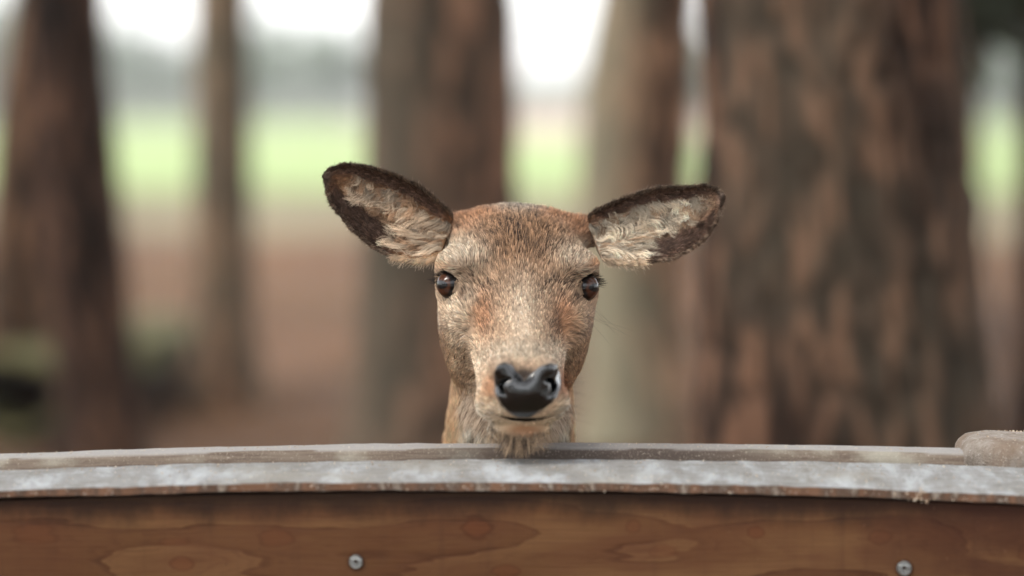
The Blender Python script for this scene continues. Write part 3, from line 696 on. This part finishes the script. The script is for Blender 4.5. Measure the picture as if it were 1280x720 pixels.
# coat map --------------------------------------------------------------
COAT_SHADE = [  # px, py, rx, ry, colour, strength  (chart coordinates of the coat); right cheek and lower flanks carry painted shade
 (650, 300, 62, 46, (142, 102, 72), .95), (650, 252, 50, 16, (152, 142, 134), .7),
 (574, 285, 20, 24, (154, 104, 72), .85), (727, 285, 20, 24, (150, 100, 68), .85), (600, 268, 26, 12, (158, 104, 68), .7), (702, 268, 26, 12, (158, 104, 68), .7),
 (573, 316, 28, 20, (186, 162, 144), .85), (722, 320, 26, 17, (184, 158, 140), .85), (592, 325, 18, 16, (178, 152, 134), .5), (552, 334, 14, 4, (176, 128, 92), .6), (748, 332, 14, 5, (176, 112, 66), .7),
 (572, 405, 26, 40, (188, 160, 138), .85), (727, 405, 22, 40, (172, 138, 112), .8), (585, 450, 20, 30, (184, 152, 128), .6), (565, 470, 16, 30, (172, 136, 108), .6), (725, 455, 16, 30, (160, 124, 98), .6),
 (604, 395, 13, 30, (156, 104, 70), .85), (703, 400, 13, 28, (150, 100, 68), .85), (590, 372, 10, 12, (178, 150, 130), .5),
 (653, 398, 16, 46, (188, 160, 140), .9), (655, 438, 38, 11, (178, 154, 136), .95), (598, 478, 7, 30, (200, 170, 146), .6), (584, 478, 8, 30, (150, 112, 84), .55), (724, 480, 8, 34, (128, 90, 64), .7), (616, 452, 14, 14, (186, 160, 142), .7), (694, 452, 14, 14, (184, 158, 140), .7),
 (610, 482, 9, 24, (168, 108, 68), .75), (706, 486, 9, 24, (152, 90, 54), .85), (592, 488, 10, 26, (194, 162, 138), .7), (604, 505, 8, 8, (186, 140, 104), .5),
 (656, 469, 20, 8, (58, 46, 41), 1.0), (618, 510, 14, 7, (206, 176, 150), .7), (694, 510, 13, 7, (196, 160, 130), .7),
 (655, 534, 50, 13, (204, 170, 138), .95), (656, 538, 24, 8, (152, 98, 62), .9),
 (594, 536, 20, 24, (202, 186, 170), .9), (706, 532, 11, 24, (196, 180, 164), .9), (655, 556, 40, 10, (190, 175, 158), .8),
 (579, 368, 4, 8, (84, 58, 42), .9), (719, 373, 4, 8, (70, 48, 36), .9), (742, 440, 14, 60, (138, 98, 70), .7), (608, 462, 8, 12, (196, 168, 146), .5),
 (553, 445, 11, 48, (142, 106, 80), .75),  # flank darkened as cheek shading
 (563, 530, 11, 60, (190, 146, 110), .9), (718, 535, 7, 60, (186, 138, 100), .9)]
FLECK = [(650, 300, 44, 32, .30), (604, 352, 22, 20, .34), (698, 358, 22, 19, .34), (640, 330, 30, 22, .16), (568, 272, 6, 6, .5), (655, 262, 40, 12, .2), (612, 400, 8, 18, .18), (695, 410, 8, 18, .2), (597, 540, 22, 20, .25), (706, 530, 12, 20, .3)]
LEN = [(650, 285, 80, 45, 13), (650, 345, 70, 25, 8.5), (572, 290, 22, 26, 13), (727, 290, 22, 26, 13), (655, 480, 70, 30, 4.0), (655, 410, 34, 40, 5.5), (655, 528, 46, 16, 3.0), (575, 420, 28, 50, 8.5), (725, 420, 26, 50, 8.5), (566, 540, 20, 45, 24), (716, 540, 14, 45, 22), (596, 540, 16, 22, 17), (700, 536, 10, 22, 15)]
def gblob(px, py, b): return np.exp(-(((px-b[0])/b[2])**2+((py-b[1])/b[3])**2)*.9)
def coat(P):
    px, py = chart(P); n = P.shape[0]
    h = w2h(P)
    C = np.broadcast_to(lin((166, 132, 108)), (n, 3)).copy()
    back = smooth(60, 130, h[:, 1])[:, None]
    for b in COAT_SHADE:
        g = (np.minimum(gblob(px, py, b)*1.25, 1)*b[5])[:, None]; C = C+(lin(b[4])-C)*g
    C = C+(lin((92, 68, 50))-C)*np.maximum(back*smooth(-160, -60, h[:, 2])[:, None], smooth(120, 190, h[:, 1])[:, None])
    C = (C.mean(1, keepdims=True)*.16+C*.84)*1.42*np.array((.95, 1.0, .93))
    fl = np.zeros(n)
    for b in FLECK: fl = np.maximum(fl, gblob(px, py, b)*b[4])
    ln = np.full(n, 9.0)
    for b in LEN:
        g = np.minimum(gblob(px, py, b)*1.2, 1); ln = ln+(b[4]-ln)*g
    ln = ln+(22-ln)*np.maximum(smooth(90, 170, h[:, 1]), smooth(-150, -190, h[:, 2]))
    a = h.copy(); a[:, 0] = np.abs(a[:, 0]); al, tr = eye_frame(a)
    ln = ln*(.32+.68*smooth(16, 30, tr)); C = C*(1-.35*smooth(21, 16, tr)*smooth(-5, 2, al))[:, None]  # coat darkened round the eye as brow shade
    return C, fl, ln
NOSE = np.array([(618, 465), (622, 457), (630, 453), (640, 457), (648, 468), (656, 477), (664, 468), (676, 458), (688, 454), (697, 457), (701, 466), (701, 482), (696, 497), (685, 508), (668, 518), (662, 522), (648, 522), (640, 518), (627, 508), (619, 492)], float)
def poly_sd(px, py, PL):
    d = np.full(px.shape, 1e9); inside = np.zeros(px.shape, bool); n = len(PL)
    for i in range(n):
        a, b = PL[i], PL[(i+1) % n]; e = b-a; wx, wy = px-a[0], py-a[1]; t_ = np.clip((wx*e[0]+wy*e[1])/(e@e), 0, 1)
        d = np.minimum(d, np.hypot(wx-e[0]*t_, wy-e[1]*t_))
        c1 = (a[1] <= py) != (b[1] <= py); xi = a[0]+(py-a[1])/np.where(e[1] == 0, 1e-9, e[1])*e[0]; inside ^= c1 & (px < xi)
    return np.where(inside, -d, d)
def bare(P):
    """1 on naked skin (nose pad, lips' edge, eyelids), 0 under fur"""
    h = w2h(P); px, py = chart(P); front = smooth(-120, -135, h[:, 1])
    nose = smooth(2.5, -1.0, poly_sd(px, py, NOSE))*front
    a = h.copy(); a[:, 0] = np.abs(a[:, 0]); al, tr = eye_frame(a)
    lid = smooth(17.0, 15.6, tr)*smooth(0, 5, al)*(.25+.75*smooth(-3, 3, (a-EYE)@EUP))
    mc = 525-.0052*(px-657)**2; mouth = smooth(2.2, 1.0, np.abs(py-mc)/np.interp(np.abs(px-657), (0, 22, 36, 44), (1.15, 1.0, .5, .01)))*front
    gl = smooth(2.5, .5, cap(a, (60, -32, -5), (52, -54, -28), 2.4, 1.2))*.0
    return nose, lid, mouth

nB = len(DV)
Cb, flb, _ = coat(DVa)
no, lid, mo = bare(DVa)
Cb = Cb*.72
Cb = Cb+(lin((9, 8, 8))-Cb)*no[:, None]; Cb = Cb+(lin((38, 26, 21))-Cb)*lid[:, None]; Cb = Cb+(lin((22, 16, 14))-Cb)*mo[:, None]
gloss = np.clip(no+lid*.2+mo*.3, 0, 1)
def ear_uv(k):
    b, nu, nv = ear_slices[k]; tu, tv = np.linspace(0, 1, nu), np.linspace(0, 1, nv); return np.meshgrid(tu, tv, indexing='ij')
def ear_col(u, v, k, inner):
    n = len(u)
    if not inner: return np.broadcast_to(lin((96, 78, 64)), (n, 3)).copy()
    pale = lin((150, 114, 84)) if k == 0 else lin((172, 148, 126)); tan = lin((112, 80, 58)) if k == 0 else lin((128, 100, 80)); dk = lin((72, 54, 44)); tipc = lin((104, 88, 78))
    C = np.broadcast_to(tan, (n, 3)).copy()
    C = C+(pale-C)*(smooth(.12, .3, v)*smooth(.75, .55, v)*smooth(.95, .6, u))[:, None]
    C = C+(pale*1.1-C)*(smooth(.5, .9, v)*smooth(.32, .12, u))[:, None]
    C = C+(dk*1.35-C)*(smooth(.24, .12, v)*smooth(.0, .1, u)*(.6+.4*smooth(1, .7, u)))[:, None]
    lo = .62 if k == 0 else .70
    C = C+(dk-C)*(smooth(lo-.04, lo+.1, v)*smooth(.22, .36, u)*smooth(.98, .84, u))[:, None]
    C = C+(dk*1.6-C)*(smooth(.45, .55, v)*smooth(.62, .5, v)*smooth(.2, .3, u)*smooth(.55, .42, u)*.6)[:, None]
    C = C+(tipc-C)*(smooth(.9, .98, u)*.8)[:, None]
    return C
for k in (0, 1):
    b, nu, nv = ear_slices[k]; U_, V_ = ear_uv(k)
    Cb[b:b+nu*nv] = ear_col(U_.ravel(), V_.ravel(), k, True)*.7; Cb[b+nu*nv:b+2*nu*nv] = ear_col(U_.ravel(), V_.ravel(), k, False)*.7
    gloss[b:b+2*nu*nv] = 0
me = mesh_np('deer', DVa, DQa); attr_col(me, 'skin', Cb)
g_ = me.attributes.new('gloss', 'FLOAT', 'POINT'); g_.data.foreach_set('value', gloss.astype(np.float32))
t = NT('deer_skin'); a = t.n('Attribute', attribute_name='skin'); gl = t.n('Attribute', attribute_name='gloss').outputs['Fac']
wetn = t.noise(t.pos(), 330, 4, .65)
t.set(Base_Color=a.outputs['Color'], Roughness=t.math('MULTIPLY_ADD', gl, t.math('MULTIPLY_ADD', wetn, .40, -.94), .9)); t.put(t.b.inputs['Specular IOR Level'], t.math('MULTIPLY_ADD', gl, .85, .1))
t.bump(t.math('ADD', t.n('TexVoronoi', {'Vector': t.pos(), 'Scale': 560.0}).outputs[0], t.math('MULTIPLY', wetn, 1.0)), .0002, .6)
deer = link('deer', me, t.m)
tag(deer, 'brown deer with dark-edged ears resting its chin on the wooden barrier', 'deer')
nrm = np.empty(len(DVa)*3, np.float32); me.vertices.foreach_get('normal', nrm); VN = nrm.reshape(-1, 3).astype(float)

# eyes ------------------------------------------------------------------
t = NT('deer_eye'); p = t.obj(); sx = t.n('SeparateXYZ', {0: p}); ex, ey, ez = sx.outputs
pr = t.math('SQRT', t.math('ADD', t.math('MULTIPLY', t.math('MULTIPLY', ex, ex), 1.0), t.math('MULTIPLY', t.math('MULTIPLY', ey, ey), 3.6)))
ir = t.math('SQRT', t.math('ADD', t.math('MULTIPLY', ex, ex), t.math('MULTIPLY', ey, ey)))
fib = t.noise(t.n('Combine'+'XYZ', {0: t.math('MULTIPLY', t.math('ARCTAN2', ey, ex), 14.0), 1: t.math('MULTIPLY', ir, 300.0), 2: 0.0}), 1.0, 3)
c = t.mix(fib, l4((34, 18, 11)), l4((84, 46, 25)))
c = t.mix(t.ramp(ir, .0098, .0118), c, l4((14, 9, 8)))
c = t.mix(t.ramp(pr, .0098, .0076), c, l4((6, 5, 6)))
t.set(Base_Color=c, Roughness=.4); t.b.inputs['Coat Weight'].default_value = 1; t.b.inputs['Coat Roughness'].default_value = .02; t.b.inputs['Coat IOR'].default_value = 1.38
t.b.inputs['Specular IOR Level'].default_value = .15
M_eye = t.m
for s in (-1, 1):
    bm = bmesh.new(); bmesh.ops.create_uvsphere(bm, u_segments=48, v_segments=32, radius=ER/1000)
    for v in bm.verts:
        if v.co.z > .010: v.co.z += .0018*math.cos(min(1, math.hypot(v.co.x, v.co.y)/.0128)*math.pi/2)
    em = bpy.data.meshes.new('eye'); bm.to_mesh(em); bm.free()
    o = link('eye', em, M_eye, deer); o.location = h2w(EYE*np.array((s, 1, 1)))
    d = Vector(HR @ (EDIR*np.array((s, 1, 1)))); o.rotation_euler = d.to_track_quat('Z', 'Y').to_euler()
    o['label'] = 'glossy dark brown eye with long upper lashes'

# fur ---------------------------------------------------------------------
HP = []     # each entry: roots, tips-control arrays -> points (n, 5, 3), radius (n,), colour root (n,3), colour tip (n,3)
def strands(root, nrm_, dirn, length, lift, bend, curl, col, tipcol, rad, seed, K_=5, clump=0):
    rg = np.random.default_rng(seed); n = len(root)
    d0 = norm(dirn+nrm_*lift[:, None]); d1 = norm(dirn+nrm_*(lift*bend)[:, None])
    s = np.linspace(0, 1, K_); pts = np.zeros((n, K_, 3)); cur = root-nrm_*.0006
    side = norm(np.cross(dirn, nrm_)); ph = rg.random(n)*6.28
    for i, t_ in enumerate(s):
        if i: 
            dd = norm(d0*(1-t_)+d1*t_+side*(np.sin(ph+t_*curl*6.0)*np.minimum(curl, 1.6))[:, None]*.7)
            cur = cur+dd*(length/(K_-1))[:, None]
        pts[:, i] = cur
    if clump:
        cid = np.floor(root/clump+rg.normal(0, .12, (n, 3))).astype(np.int64); key = (cid[:, 0]*73856093) ^ (cid[:, 1]*19349663) ^ (cid[:, 2]*83492791)
        _, inv, cnt = np.unique(key, return_inverse=True, return_counts=True); m_ = len(cnt)
        tip = pts[:, -1]; cen = np.stack([np.bincount(inv, tip[:, c], m_)/cnt for c in range(3)], 1)
        off = (cen[inv]-tip); off *= np.minimum(1, .006/np.maximum(np.linalg.norm(off, axis=1, keepdims=True), 1e-9))
        pts = pts+off[:, None]*(s**1.4)[None, :, None]*.7
        cb = (.50+.95*rg.random(m_))[inv][:, None]; cdir = rg.random(m_)[inv] < .12
        col = col*(.5+.5*cb); tipcol = tipcol*cb; tipcol[cdir] *= .5
    HP.append((pts, rad, col, tipcol))
def sample(V, Q, N, dens, seed, prob=None):
    rg = np.random.default_rng(seed); T = np.concatenate([Q[:, [0, 1, 2]], Q[:, [0, 2, 3]]])
    A = np.linalg.norm(np.cross(V[T[:, 1]]-V[T[:, 0]], V[T[:, 2]]-V[T[:, 0]]), axis=1)/2
    w_ = A*(prob[T].mean(1) if prob is not None else 1); n = int(w_.sum()*1e6*dens)
    f = rg.choice(len(T), n, p=w_/w_.sum()); a = rg.random(n); b = rg.random(n); m = a+b > 1; a[m], b[m] = 1-a[m], 1-b[m]
    W = np.stack([1-a-b, a, b], 1); return T[f], W
def tangent(d, n_): return norm(d-(d*n_).sum(-1, keepdims=True)*n_)

# body fur: dense on the head and throat, sparser on the rest
bare_v = np.clip(no*1.3+lid*1.4+mo*1.5, 0, 1)[:nB]
hv = w2h(DV); dens_v = np.where((hv[:, 1] < 150) & (hv[:, 2] > -230), 1.0, .10)*(1-bare_v)
behind = smooth(90, 140, hv[:, 1])*.6; dens_v = dens_v*(1-behind)
DQb = DQ
T, W = sample(DV, DQb, VN[:nB], .85, 5, dens_v)
root = (DV[T]*W[..., None]).sum(1); nn_ = norm((VN[:nB][T]*W[..., None]).sum(1))
C, fl, ln = coat(root); h = w2h(root); px, py = chart(root); n = len(root); sg = np.sign(h[:, 0]); ax_ = np.abs(h[:, 0])
rg = np.random.default_rng(99)
up = np.stack([.006*h[:, 0]*1.0, np.full(n, .80), np.full(n, .58)], 1)
cheek = np.stack([sg*.25, np.full(n, .85), np.full(n, -.45)], 1)
thr = np.stack([h[:, 0]*.004, np.full(n, .12), np.full(n, -1.0)], 1)
chin = np.stack([(h[:, 0])*.02, np.full(n, -.25), np.full(n, -1.0)], 1)
wc = (smooth(370, 430, py)*smooth(36, 58, ax_)*smooth(-90, -60, h[:, 1]))[:, None]
wt = np.maximum(smooth(-85, -125, h[:, 2])*smooth(-105, -75, h[:, 1]), smooth(60, 120, h[:, 1])*smooth(40, -40, h[:, 2]))[:, None]
wch = (smooth(-118, -128, h[:, 2])*smooth(-95, -110, h[:, 1]))[:, None]
dr = norm(up)*(1-wc)+norm(cheek)*wc; dr = dr*(1-wt)+norm(thr)*wt; dr = dr*(1-wch)+norm(chin)*wch
dr = dr @ HR.T
cl = np.stack([vnoise(root, 180)-.5, vnoise(root+3, 180)-.5, vnoise(root+7, 180)-.5], 1); cl2 = np.stack([vnoise(root+1, 60)-.5, vnoise(root+4, 60)-.5, vnoise(root+8, 60)-.5], 1)
dr = tangent(norm(dr)+cl*.5+cl2*.3+rg.normal(size=(n, 3))*.13, nn_)
short = smooth(5, 12, ln)
length = ln*.001*(.7+.5*rg.random(n))*(.8+.4*vnoise(root, 120))
lift = (.30+.25*rg.random(n)+.25*short*vnoise(root+2, 140))*(1-.55*wt[:, 0]); bend = np.full(n, .15)
br = .62+.40*vnoise(root+5, 230)+.36*rg.random(n)+.22*(vnoise(root+9, 70)-.5)
dark = (rg.random(n) < fl*1.0*(.2+1.6*smooth(.35, .65, vnoise(root+6, 130)))) | (rg.random(n) < .035)
light = rg.random(n) < .17
Croot = C*(br*.55)[:, None]; Ctip = C*(br*1.25)[:, None]  # roots darkened to stand for shade between the hairs
Ctip[dark] = lin((44, 34, 30)); Croot[dark] = lin((70, 52, 42)); Ctip[light] = np.minimum(Ctip[light]*1.4+.03, .8)
band = (rg.random(n) < .25); Ctip[band] *= .62
strands(root, nn_, dr, length, lift, bend, np.where(ln > 12, .25, .12), Croot, Ctip, np.full(n, .00019)*(.8+.6*rg.random(n)), 1, clump=.0026)
nBody = n

# beard on the chin: stiff straw-coloured bristles fanning down over the lip
rg = np.random.default_rng(21); m = 1100
bx = rg.normal(0, 13, m).clip(-30, 30); by = rg.uniform(-150, -108, m)
root = h2w(np.stack([bx, by, -141+.006*bx**2+np.abs(by+128)*.08+rg.normal(0, 2, m)], 1)); nn_ = np.tile(np.array((0, -.3, -1.0)), (m, 1)); nn_ = norm(nn_)
d = norm(np.stack([bx*.020+rg.normal(0, .16, m), np.full(m, -.28)+rg.normal(0, .12, m), np.full(m, -1.0)], 1)) @ HR.T
C = np.where(rg.random((m, 1)) < .55, lin((176, 150, 122)), lin((66, 52, 44)))*(.75+.5*rg.random((m, 1)))
strands(root, nn_, d, .001*rg.uniform(12, 29, m)*(1-.4*(np.abs(bx)/36)), np.zeros(m), np.zeros(m), np.full(m, .06), C*.75, C*1.15, np.full(m, .00018), 3)
# long pale and dark hairs fanning from the jaw over the throat
m = 1500; sg = np.where(rg.random(m) < .5, -1, 1); tpar = rg.random(m)
rx_ = sg*(30+24*tpar+rg.normal(0, 3, m)); ry_ = -66+70*tpar+rg.normal(0, 4, m); rz_ = -138+12*tpar+rg.normal(0, 6, m)
root = h2w(np.stack([rx_, ry_, rz_], 1)); d = norm(np.stack([sg*(.55-.2*tpar)+rg.normal(0, .12, m), .10+rg.normal(0, .15, m), -1.0+rg.normal(0, .15, m)], 1)) @ HR.T
C = np.where(rg.random((m, 1)) < .75, lin((200, 180, 158)), lin((100, 78, 62)))*(.8+.4*rg.random((m, 1)))
strands(root, -d*0+np.array((0, -1., 0)), d, .001*rg.uniform(10, 22, m), np.full(m, .05), np.full(m, -.5), np.full(m, .10), C*.8, C*1.1, np.full(m, .00018), 4)
# whiskers
m = 46; sg = np.where(rg.random(m) < .5, -1, 1); root = h2w(np.stack([sg*rg.uniform(24, 40, m), rg.uniform(-165, -120, m), rg.uniform(-122, -84, m)], 1))
d = norm(np.stack([sg*1.0+rg.normal(0, .3, m), -.2+rg.normal(0, .3, m), rg.normal(-.1, .4, m)], 1)) @ HR.T; C = np.tile(lin((60, 48, 42)), (m, 1))
strands(root, d, d, .001*rg.uniform(18, 40, m), np.zeros(m), np.zeros(m), np.full(m, .12), C, C, np.full(m, .00012), 5)
m = 7; root = h2w(np.stack([np.full(m, 79.), rg.uniform(-10, 5, m), rg.uniform(-40, -15, m)], 1)); d = norm(np.stack([np.full(m, 1.), np.full(m, -.2), rg.normal(-.8, .3, m)], 1))
strands(root, d, d, .001*rg.uniform(30, 50, m), np.zeros(m), np.zeros(m), np.full(m, .1), np.tile(lin((90, 76, 66)), (m, 1)), np.tile(lin((90, 76, 66)), (m, 1)), np.full(m, .00010), 6)

# ear fur
for k, (fr_, bk_, N, tu, tv) in enumerate((EARL, EARR)):
    rg = np.random.default_rng(40+k); nu, nv = fr_.shape[:2]
    def ev(G, u, v):
        a = u*(nu-1); b = v*(nv-1); i = np.clip(a.astype(int), 0, nu-2); j = np.clip(b.astype(int), 0, nv-2); fa, fb = (a-i)[:, None], (b-j)[:, None]
        return G[i, j]*(1-fa)*(1-fb)+G[i+1, j]*fa*(1-fb)+G[i, j+1]*(1-fa)*fb+G[i+1, j+1]*fa*fb
    DU, DVv = np.gradient(fr_, axis=0), np.gradient(fr_, axis=1)
    # short inner and outer fur
    for inner, m in ((True, 17000), (False, 17000)):
        u, v = rg.random(m), rg.random(m)
        if inner: e = rg.random(m) < .3; v[e] = np.where(rg.random(e.sum()) < .5, rg.random(e.sum())*.16, 1-rg.random(e.sum())*.3)
        root = ev(fr_ if inner else bk_, u, v); N_ = norm(ev(N, u, v))*(-1 if inner else 1); du = norm(ev(DU, u, v)); dv = norm(ev(DVv, u, v))
        edge = (smooth(.12, .0, v)*-1+smooth(.88, 1.0, v))[:, None]
        d = norm(du*.8+dv*edge*.9+rg.normal(size=(m, 3))*.28+np.stack([vnoise(root, 150)-.5, vnoise(root+2, 150)-.5, vnoise(root+4, 150)-.5], 1)*.9)
        C = ear_col(u, v, k, inner)*(1.3 if inner else 1.0)*(.62+.6*rg.random((m, 1)))*(.75+.5*vnoise(root, 190))[:, None]
        rim = np.abs(edge[:, 0])
        L_ = .001*(7+3*rg.random(m))*(1-.25*rim)
        lt = rg.random(m) < .13; C[lt] = np.minimum(C[lt]*2.2+.04, .6)
        strands(root, N_, tangent(d, N_)+N_*.05, L_, .35+.35*rg.random(m), np.full(m, .4), np.full(m, .15), C*.8, C*1.2, np.full(m, .00021), 60+k, clump=.003)
    # rim bristle
    m = 9000; v = np.where(rg.random(m) < .5, 0.0, 1.0); u = rg.random(m); tipm = rg.random(m) < .10; u[tipm] = 1.0; v[tipm] = rg.random(tipm.sum())
    root = ev(fr_*.5+bk_*.5, u, v); du = norm(ev(DU, u, v)); dv = norm(ev(DVv, u, v)); out = np.where(tipm[:, None], du, dv*np.where(v < .5, -1, 1)[:, None])
    d = norm(out*.75+du*.4+np.array((0, -.45, 0))+rg.normal(size=(m, 3))*.38+np.stack([vnoise(root, 120)-.5]*3, 1)*.4)
    C = np.where((v < .5)[:, None], lin((98, 82, 70)), lin((92, 70, 56)))*(.35+.9*rg.random((m, 1))); fr2 = rg.random(m) < .3; C[fr2] = lin((170, 150, 130)); lw = (u < .28) & (v > .5); C[lw] = lin((214, 192, 166))*(.8+.3*rg.random((lw.sum(), 1)))
    C[tipm] = lin((120, 104, 92))*(.6+.6*rg.random((tipm.sum(), 1)))
    strands(root, out, d, .001*rg.uniform(5, 13, m)*np.where(lw, 1.7, 1.0), np.full(m, .1), np.full(m, .2), np.full(m, .15), C*.8, C*1.25, np.full(m, .00021), 70+k, clump=.003)
    # long pale locks inside the cup
    NL = 210; m = NL*15; q = np.repeat(np.arange(NL), 15)
    lu = rg.random(NL)**1.15*.74; lv = .14+.82*rg.random(NL); lv = np.where(lu > .34, .14+.42*rg.random(NL), lv)
    u = np.clip(lu[q]+rg.normal(0, .018, m), 0, .85); v = np.clip(lv[q]+rg.normal(0, .022, m), .04, .97)
    root = ev(fr_, u, v); N_ = -norm(ev(N, lu[q], lv[q])); du = norm(ev(DU, u, v)); dv = norm(ev(DVv, u, v)); lo_ = smooth(.35, .6, lv)[q]
    lk = rg.normal(size=(NL, 3))[q]*.22
    d = norm(du*(.25+.55*lo_)[:, None]+dv*(.75-.35*lo_)[:, None]+lk+rg.normal(size=(m, 3))*.05)
    wht = lin((232, 208, 180)) if k == 0 else lin((248, 230, 204))
    C = wht*(.9+.35*rg.random((m, 1)))*(.35+.85*rg.random(NL))[q][:, None]; tn = (rg.random(NL) < (.35 if k == 0 else .12))[q]; C[tn] *= np.array((.62, .50, .42))
    L_ = (.001*(15+17*rg.random(NL)))[q]*(.85+.25*rg.random(m))*(1-.35*smooth(.3, .75, u))*(1-.4*smooth(.75, .95, v))
    ph_ = rg.random(NL)*6.28; cu_ = (.35+1.0*rg.random(NL)*(lv < .58))[q]
    # curl of a lock is shared by its hairs
    K_ = 9; pts = np.zeros((m, K_, 3)); cur = root.copy(); side = norm(np.cross(d, N_))
    for i in range(K_):
        t_ = i/(K_-1)
        if i:
            dd = norm(d+N_*(.75-1.25*t_)+side*(np.sin(ph_[q]+t_*cu_*6.5)*np.minimum(cu_, 1.3)*.95)[:, None]); cur = cur+dd*(L_/(K_-1))[:, None]
        pts[:, i] = cur
    HP.append((pts, np.full(m, .00036), C*.38, C*1.2))

def build_fur(name, parts, parent, mat):
    sizes = np.concatenate([np.full(p[0].shape[0], p[0].shape[1]) for p in parts])
    pos = np.concatenate([p[0].reshape(-1, 3) for p in parts]).astype(np.float32)
    rad, colr = [], []
    for pts, r, c0, c1 in parts:
        k = pts.shape[1]; s = np.linspace(0, 1, k); tp = 1-.75*s**2
        rad.append((r[:, None]*tp[None]).ravel()); colr.append((c0[:, None]*(1-s)[None, :, None]+c1[:, None]*s[None, :, None]).reshape(-1, 3))
    cu = bpy.data.hair_curves.new(name); cu.add_curves(sizes.tolist())
    cu.attributes['position'].data.foreach_set('vector', pos.ravel())
    ra = cu.attributes.get('radius') or cu.attributes.new('radius', 'FLOAT', 'POINT'); ra.data.foreach_set('value', np.concatenate(rad).astype(np.float32))
    attr_col(cu, 'hcol', np.clip(np.concatenate(colr), 0, 1))
    o = bpy.data.objects.new(name, cu); COL.objects.link(o); cu.materials.append(mat); o.parent = parent; o['kind'] = 'stuff'; return o
t = NT('deer_hair'); a = t.n('Attribute', attribute_name='hcol'); t.set(Base_Color=a.outputs['Color'], Roughness=.5); t.b.inputs['Specular IOR Level'].default_value = .25
fur = build_fur('fur', HP, deer, t.m)
# lashes
LP = HP; HP = []
rg = np.random.default_rng(77)
for s in (-1, 1):
    m = 64; E_ = EYE*np.array((s, 1, 1)); D_ = EDIR*np.array((s, 1, 1)); side = np.cross((0, 0, 1.), D_); side /= np.linalg.norm(side); upv = np.cross(D_, side)
    out = side*s if (side*s)[0] > 0 else -side*s; out = side if side[0]*s > 0 else -side
    an = rg.uniform(.05, 2.0, m); root = h2w(E_+D_*9.5+(np.cos(an)[:, None]*out+np.sin(an)[:, None]*upv)*14.0)
    d = norm(D_*.8+np.cos(an)[:, None]*out*.75+np.sin(an)[:, None]*upv*.25+np.array((0, 0, -.12))+rg.normal(size=(m, 3))*.14) @ HR.T
    C = np.tile(lin((26, 21, 19)), (m, 1))
    strands(root, np.tile(upv @ HR.T, (m, 1)), d, .001*rg.uniform(5, 11, m)*(.5+.6*np.clip(np.cos(an*.8), 0, 1)), np.full(m, .0), np.full(m, .6), np.full(m, .05), C, C, np.full(m, .00022), 90+s)
build_fur('eyelash', HP, deer, t.m)
print('HAIRS', sum(len(p[0]) for p in LP), 'body', nBody, 'verts', len(DVa))
